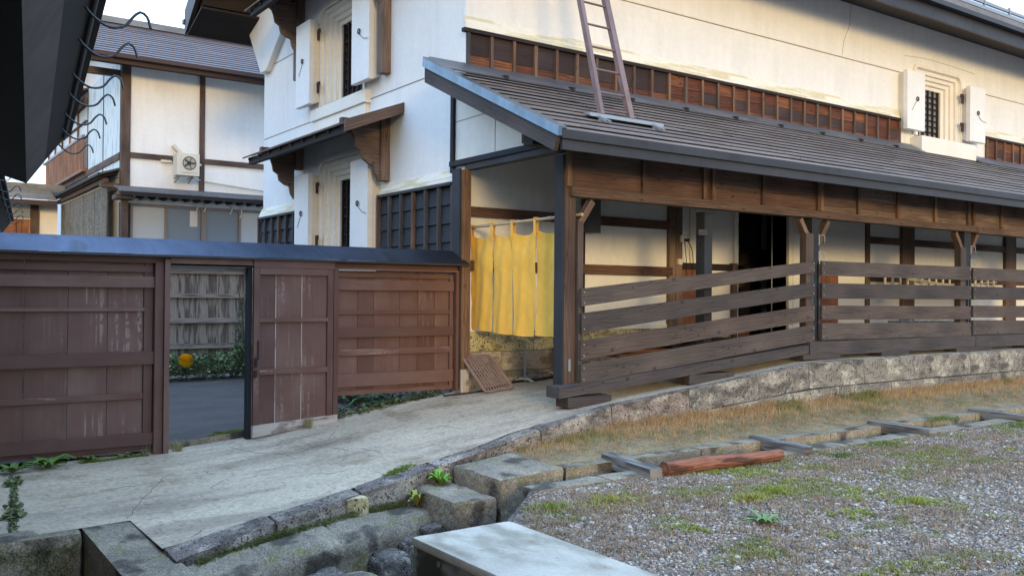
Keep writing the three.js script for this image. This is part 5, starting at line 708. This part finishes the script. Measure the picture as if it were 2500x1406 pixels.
{
  const straw = [[.46, .28, .14], [.54, .35, .18], [.40, .24, .12], [.56, .42, .22], [.34, .28, .11]], green = [[.14, .20, .04], [.18, .22, .05], [.10, .16, .03]], lime = [[.24, .28, .03], [.20, .25, .04], [.30, .30, .05]], tan = [[.32, .24, .15], [.28, .22, .13], [.25, .20, .11], [.37, .28, .17], [.30, .19, .13]], olive = [[.23, .21, .08], [.27, .24, .10], [.19, .18, .06]];
  const L = [], Gn = [];
  for (let i = 0; i < 9000; i++) { const x = -1.1 + 13.5 * Math.pow(rnd(), 1.5), z0 = along(kerbFront, x) + .02, k = rnd(), z = lerp(z0, 3.32, k * k * .9 + .02 * rnd()); const d = fbm(x * 1.3 + 40, z * 2 + 10, 999, 999, 3, 4); if (x < -.1 && rnd() > (x + 1.1) * .8 + .1) continue; if (rnd() > .35 + 1.6 * (fbm(x * 3 + 5, z * 4, 999, 999, 3, 41) - .2)) continue; const s = rr(.6, 1.15) * lerp(1.1, .45, k) * (x < .3 ? .7 : 1); (d > .56 || (k > .62 && rnd() < .5) ? Gn : L).push([x, vergeY(x, z) - .01, z, rr(0, 6.3), s, s * (.7 + .5 * d)]); }
  inst('dry_grass', blades(9, .135, .06, .0020, .09), whiteLeaf, L, straw, 'dry orange-brown grass on the strip below the stone plinth', 'grass');
  inst('green_grass', blades(9, .11, .05, .0022, .07), whiteLeaf, Gn, [...green, ...straw.slice(0, 2), ...olive], 'greener short grass mixed along the drain edge', 'grass');
  // patchy weeds of the gravel yard
  const in2 = (x, z) => z > 3.99 && (z < 5.95 ? x > -1.84 - (z - 3.9) * .77 : x > -3.38), A = [], B = [], Lm = [];
  for (let i = 0; i < 130000; i++) { const far = rnd(), x = -3.4 + 17 * Math.pow(rnd(), 1.7), z = 3.98 + 4.6 * Math.pow(far, 1.1); if (!in2(x, z)) continue; const d = fbm(x * 1.15 + 70, z * 1.5 + 20, 999, 999, 4, 14) * .55 + fbm(x * 5 + 3, z * 6.5, 999, 999, 3, 15) * .45, e = fbm(x * .8 + 30, z * 1.1 + 60, 999, 999, 3, 24), q = fbm(x * 2.4 + 5, z * 3 + 9, 999, 999, 3, 31);
    if (rnd() < .07 + Math.max(0, d + (z < 5.3 ? .035 : 0) - .465) * 5) (q > .59 ? B : A).push([x, -.004, z, rr(0, 6.3), rr(.4, 1), rr(.35, 1)]); else if (e > .60 && q > .57 && rnd() < .26) Lm.push([x, -.004, z, rr(0, 6.3), rr(.6, 1.1), rr(.5, 1)]); }
  inst('tan_weeds', blades(9, .036, .04, .0024, .035), whiteLeaf, A, tan, 'low tan and reddish dried weeds scattered over the gravel', 'weeds');
  inst('olive_weeds', blades(9, .034, .04, .0028, .035), whiteLeaf, B, [...olive, ...lime.slice(0, 1)], 'low olive green weeds scattered over the gravel', 'weeds');
  inst('lime_moss', blades(14, .03, .035, .0045, .03), whiteLeaf, Lm, lime, 'bright yellow-green mossy tufts between the gravel stones', 'moss');
  // single bright cushions one can point to
  const CG = 'yellow-green weed cushions in the gravel yard', cush = [[-2.05, .0, 4.45, .20, 'lime weed cushion on the gravel just behind the pale parapet block'], [-1.55, 0, 4.5, .26, 'wide lime weed cushion at the rounded front edge of the drain'], [-.62, 0, 5.0, .16, 'lime weed cushion in the gravel in front of the log, left one'], [-.25, 0, 4.95, .20, 'lime weed cushion in the gravel in front of the log, right one'], [.33, 0, 5.75, .16, 'round bright weed cushion alone in the middle of the gravel'], [1.6, 0, 4.28, .13, 'green weed clump at the right end of the log'], [2.55, 0, 4.15, .24, 'green weed patch beside the second drain timber'], [4.6, .05, 3.55, .2, 'mossy green cushion on the drain edge near the fourth timber'], [5.2, 0, 4.2, .3, 'wide green weed patch in the gravel below the fourth timber'], [-.75, 0, 7.1, .09, 'small green weed tuft at the bottom of the gravel']];
  for (const [x, y, z, r, lab] of cush) { const list = []; for (let i = 0; i < 260 * r / .2; i++) { const a = rr(0, 6.3), q = r * Math.pow(rnd(), .75) * (.75 + .5 * vn(a * 2.5 + 50, r * 99, 999, 999, 8)); list.push(blades(3, .042 * Math.max(.35, 1.1 - q / r * .8) * (.6 + .8 * vn(Math.cos(a) * q * 40 + 99, Math.sin(a) * q * 40 + 99, 999, 999, 3)), .012, .0035, .03).rotateY(a).translate(x + Math.cos(a) * q * 1.3, y, z + Math.sin(a) * q)); } solo('weed_cushion', merge(list), leafMat(new THREE.Color().setRGB(...pick(lab.includes('lime') || lab.includes('bright') ? lime : green))), lab, 'weed', CG); }
  const rosette = (x, y, z, n, len, w, col, lab, up = .35) => { const t = thing('rosette_weed', lab, 'weed', null, [x, y, z]); const g = []; for (let i = 0; i < n; i++) { const a = i * 2.4 + rr(-.3, .3), l = len * rr(.6, 1.1), u = up * rr(.5, 1.4); g.push(sheet((p, q) => { const d = p * l, ww = w * Math.sin(Math.PI * Math.min(.97, p * .9 + .06)) * (1 + .25 * Math.sin(p * 20)), s = (q - .5) * 2 * ww; return [Math.cos(a) * d - Math.sin(a) * s, Math.sin(p * 2.2) * l * u + Math.abs(q - .5) * w * .6, Math.sin(a) * d + Math.cos(a) * s]; }, 6, 2)); } part(t, 'leaf', merge(g.slice(0, n >> 1)), leafMat(new THREE.Color().setRGB(...col))); part(t, 'leaf', merge(g.slice(n >> 1)), leafMat(new THREE.Color().setRGB(col[0] * 1.25, col[1] * 1.15, col[2]))); };
  rosette(-4.62, -.13, .16, 22, .24, .028, [.14, .25, .05], 'large green rosette weed at the foot of the left fence bay'); rosette(-4.92, -.13, .25, 14, .16, .03, [.12, .20, .05], 'green weed at the left picture edge under the fence'); rosette(-4.25, -.12, .04, 12, .16, .03, [.16, .27, .04], 'smaller green weed to the right of the large rosette'); rosette(-3.95, -.12, .05, 9, .1, .022, [.18, .24, .08], 'tiny grey-green weed under the left fence bay');
  rosette(-1.12, 0, 5.55, 16, .16, .016, [.14, .24, .08], 'dark green rosette weed in the gravel behind the parapet block'); rosette(-2.06, -.09, 2.95, 16, .14, .024, [.16, .34, .04], 'bright green clover tuft on the step block', .7); rosette(-2.35, -.21, 3.05, 14, .12, .022, [.26, .30, .06], 'yellow-green tuft at the foot of the step block', .8);
  const tuft = (x, y, z, h, n, cols, lab) => { const t = solo('grass_tuft', blades(n, h, .05, .0028, h * .5).translate(x, y, z), leafMat(new THREE.Color().setRGB(...cols)), lab, 'grass'); return t; };
  tuft(-3.45, -.1, .12, .13, 70, [.30, .26, .12], 'straw-coloured grass tuft at the left gate post'); tuft(-2.12, .06, .24, .12, 60, [.28, .24, .08], 'straw grass tuft growing at the kick board of the sliding door'); tuft(-3.75, -.11, .14, .13, 30, [.22, .18, .09], 'dry stalks at the foot of the left gate post');
  // creeping plants under the right fence bay, undergrowth at the grey fence
  const leaf = sheet((p, q) => { const w = .5 * Math.sin(Math.PI * Math.min(.96, p * .92 + .04)); return [(q - .5) * 2 * w * .8, Math.abs(q - .5) * .3 + p * (1 - p) * .5, p]; }, 4, 2);
  const cr = []; for (let i = 0; i < 420; i++) { const k = rnd(), x = lerp(-1.72, -.3, k), z = -.02 + rr(-.16, .12) * (1 - k * .5) - k * .06; cr.push([x, ramp(x) + rr(-.03, .07) * (1 - k * .3), z, rr(0, 6.3), rr(.03, .07), rr(.03, .07), rr(-.5, .6)]); }
  inst('creeping_plant', leaf, whiteLeaf, cr.concat(Array.from({ length: 500 }, () => { const z = rr(-3.4, -.5), x = -.12 - Math.abs(rr(-.3, .3)); return [x, -.08 + rr(0, .34) * (1 - Math.abs(x) * 1.6), z, rr(0, 6.3), rr(.05, .1), rr(.05, .1), rr(-.7, .6)]; })), [[.08, .14, .05], [.12, .18, .06], [.06, .11, .05], [.16, .17, .06]], 'creeping leafy plants under the right fence bay', 'plants');
  const und = []; for (let i = 0; i < 5200; i++) { const x = rr(-6, .1), h = fbm(x * 2 + 9, 3, 999, 999, 3, 5), y = .62 * h * Math.pow(rnd(), .7) * (1.15 + .3 * sstep(-.6, .1, x)), z = -7.5 + rr(-.5, .36) * (1 - y * .7); und.push([x, -.1 + y, z, rr(0, 6.3), rr(.04, .085), rr(.04, .085), rr(-.9, .7)]); }
  inst('undergrowth', leaf, whiteLeaf, und, [[.17, .28, .11], [.22, .33, .13], [.12, .21, .08], [.27, .34, .15]], 'leafy green undergrowth along the foot of the grey fence', 'plants');
  const tall = thing('tall_weed', 'tall leafy weed climbing against the right end of the grey fence', 'plant', null, [-.22, -.1, -7.5]); part(tall, 'stem', merge([tube([[0, 0, 0], [.02, .7, .02], [-.03, 1.3, 0], [-.10, 1.75, 0]], .009, 24, 6), tube([[.02, .5, 0], [.12, .9, .03], [.14, 1.2, .02]], .007, 14, 6), tube([[-.02, .9, 0], [-.12, 1.2, .05], [-.15, 1.45, .03]], .006, 14, 6)]), leafMat(0x4a5030));
  const tl = []; for (let i = 0; i < 260; i++) { const y = Math.pow(rnd(), 1.25) * 1.55, s = rr(.05, .1) * (1.1 - y * .4); tl.push(leaf.clone().scale(s, s, s).rotateX(rr(-.6, .6)).rotateY(rr(0, 6.3)).translate(rr(-.2, .2) * (1.15 - y * .5), y, rr(-.16, .16))); } part(tall, 'foliage', merge(tl), leafMat(new THREE.Color().setRGB(.09, .16, .07)));
  const fl = thing('yellow_flower', 'round golden yellow pompom flower in front of the grey fence', 'flower', null, [-1.32, .27, -7.3]); const pt = []; for (let i = 0; i < 420; i++) { const y = 1 - 2 * (i + .5) / 420, a = i * 2.39996, r = Math.sqrt(1 - y * y), d = new THREE.Vector3(Math.cos(a) * r, y, Math.sin(a) * r); pt.push(leaf.clone().scale(.028, .028, .05).applyQuaternion(new THREE.Quaternion().setFromUnitVectors(new THREE.Vector3(0, 0, 1), d)).translate(d.x * .085, d.y * .08, d.z * .085)); }
  part(fl, 'petals', merge(pt), leafMat(new THREE.Color().setRGB(.98, .62, .02))); part(fl, 'flower_core', new THREE.IcosahedronGeometry(.09, 2), leafMat(new THREE.Color().setRGB(.95, .5, .01))); part(fl, 'stem', cyl([0, -.36, 0], [0, -.08, 0], .008, .006, 6), leafMat(0x4a5a2a));
  const rf = thing('red_flower', 'small orange-red flower by the right jamb of the gateway', 'flower', null, [-.255, .17, -7.2]); for (let i = 0; i < 7; i++) part(rf, 'petal', leaf.clone().scale(.045, .05, .07).rotateX(-.5).rotateY(i * .9), leafMat(new THREE.Color().setRGB(.8, .12, .03))); part(rf, 'stem', cyl([0, -.25, 0], [0, 0, 0], .006, .005, 6), leafMat(0x4a5a2a));
  // moss in the gateway, weeds in the joint of the ramp
  const ms = []; for (let i = 0; i < 2600; i++) { const a = rnd(), b = rnd(), x = lerp(-3.0, -2.55, a) + (b - .5) * .3, z = lerp(-.02, -.85, Math.pow(a, .8)) + rr(-.16, .16); if (z > -.1 || fbm(x * 9, z * 9, 999, 999, 2, 4) < .36) continue; ms.push([x, -.1, z, rr(0, 6.3), rr(.5, 1), rr(.4, .8)]); }
  for (let i = 0; i < 900; i++) { const x = lerp(-4.35, -3.72, rnd()), z = lerp(.06, .16, rnd()) - (x + 4) * .05; ms.push([x, ramp(x) - .002, z, rr(0, 6.3), rr(.3, .7), rr(.25, .5)]); }
  for (let i = 0; i < 260; i++) { const x = -2.34 + (rnd() + rnd() + rnd() - 1.5) * .16, z = 2.72 + (rnd() + rnd() + rnd() - 1.5) * .06 - (x + 2.34) * .35; ms.push([x, ramp(x) + .004, z, rr(0, 6.3), rr(.3, .6), rr(.25, .5)]); }
  inst('gate_moss', blades(12, .03, .03, .004, .025), whiteLeaf, ms, [[.17, .24, .02], [.22, .27, .03], [.12, .18, .02]], 'bright green moss in the gateway and along the fence foot', 'moss');
  const jw = []; for (let i = 0; i < 700; i++) { const k = rnd(), q = fbm(k * 12, 3, 999, 999, 3, 7), x = lerp(-4.93, -5.17, k) + rr(-.03, .03) * (q > .52 ? 1.9 : .8), z = lerp(.45, 2.5, k), s = q > .52 ? rr(.02, .06) : rr(.012, .028); jw.push([x, ramp(x) - .002, z, rr(0, 6.3), s, s, rr(-1.1, .1)]); }
  inst('joint_weeds', leaf, whiteLeaf, jw, [[.12, .16, .06], [.16, .2, .06], [.09, .11, .05]], 'weeds and moss filling a joint of the ramp at far left', 'weeds');
  const km = []; for (let i = 0; i < 4200; i++) { const t = rnd(); if (t < .35) { const x = lerp(-5.3, -4.8, rnd()), y = lerp(-.5, -.2, Math.pow(rnd(), 1.4)); if (fbm(x * 5, y * 5 + 9, 999, 999, 3, 6) > .5) km.push([x, y, 2.765 + rr(0, .02), rr(0, 6.3), rr(.4, .8), rr(.3, .6), 1.1]); } else { const x = lerp(-4.3, -2.4, rnd()), z = along(kerbFront, x) + rr(-.01, .05); km.push([x, -.215 + rr(0, .06) * rnd(), z, rr(0, 6.3), rr(.3, .6), rr(.3, .6)]); } }
  inst('kerb_moss', blades(8, .025, .03, .004, .02), whiteLeaf, km, [[.13, .15, .03], [.17, .18, .04], [.09, .10, .03]], 'dark moss on the kerb faces at lower left', 'moss');
  // pebbles
  const pg = [0, 1, 2].map(k => { const g = new THREE.IcosahedronGeometry(1, 1), p = g.attributes.position; for (let i = 0; i < p.count; i++) { const v = new THREE.Vector3().fromBufferAttribute(p, i), q = 1 + n3(v.x * 1.4 + k * 9, v.y * 1.4, v.z * 1.4) * .9; p.setXYZ(i, v.x * q, v.y * q * .62, v.z * q * .82); } g.computeVertexNormals(); return g; });
  const pc = [[.27, .23, .185], [.34, .30, .245], [.20, .17, .13], [.42, .375, .315], [.29, .225, .165], [.13, .11, .09], [.52, .48, .41], [.32, .24, .18]];
  const stoneM = std({ color: 0xffffff, roughness: .9 });
  pg.forEach((g, k) => { const l = []; for (let i = 0; i < 66000; i++) { const x = -3.4 + 15 * Math.pow(rnd(), 1.8), z = 3.98 + 4.4 * Math.pow(rnd(), 1.0); if (!in2(x, z)) continue; const s = .0034 + .0080 * Math.pow(rnd(), 2.4) + (rnd() < .012 ? .011 : 0); l.push([x, s * .15, z, rr(0, 6.3), s, s, rr(-.4, .4)]); } inst('pebbles', g, stoneM, l, pc, ['grey crushed stone covering the yard', 'pale mixed crushed stone covering the yard', 'dark mixed crushed stone covering the yard'][k], 'gravel'); });
  // far green shrub seen past the low eave
  const sh = thing('garden_shrub', 'sunlit green shrub far behind at the left edge, past the low eave', 'shrub', null, [-3.3, -.1, -26]); part(sh, 'trunk', cyl([0, 0, 0], [0, 3, 0], .12, .05, 8), M.houseWood); const fl2 = []; for (let i = 0; i < 1500; i++) { const d = new THREE.Vector3(rr(-1, 1), rr(-1, 1), rr(-1, 1)); if (d.length() > 1 || n3(d.x * 2.2 + 3, d.y * 2.2, d.z * 2.2) < -.06) continue; const s = rr(.10, .2); fl2.push(leaf.clone().scale(s, s, s).rotateX(rr(-1, 1)).rotateY(rr(0, 6.3)).translate(d.x * .9, 2.9 + d.y * 1.3, d.z * .9)); } part(sh, 'crown', merge(fl2), leafMat(new THREE.Color().setRGB(.16, .22, .05)));
}
scene.traverse(o => { if (o.isMesh) { o.castShadow = true; o.receiveShadow = true; } });
renderer.render(scene, camera);
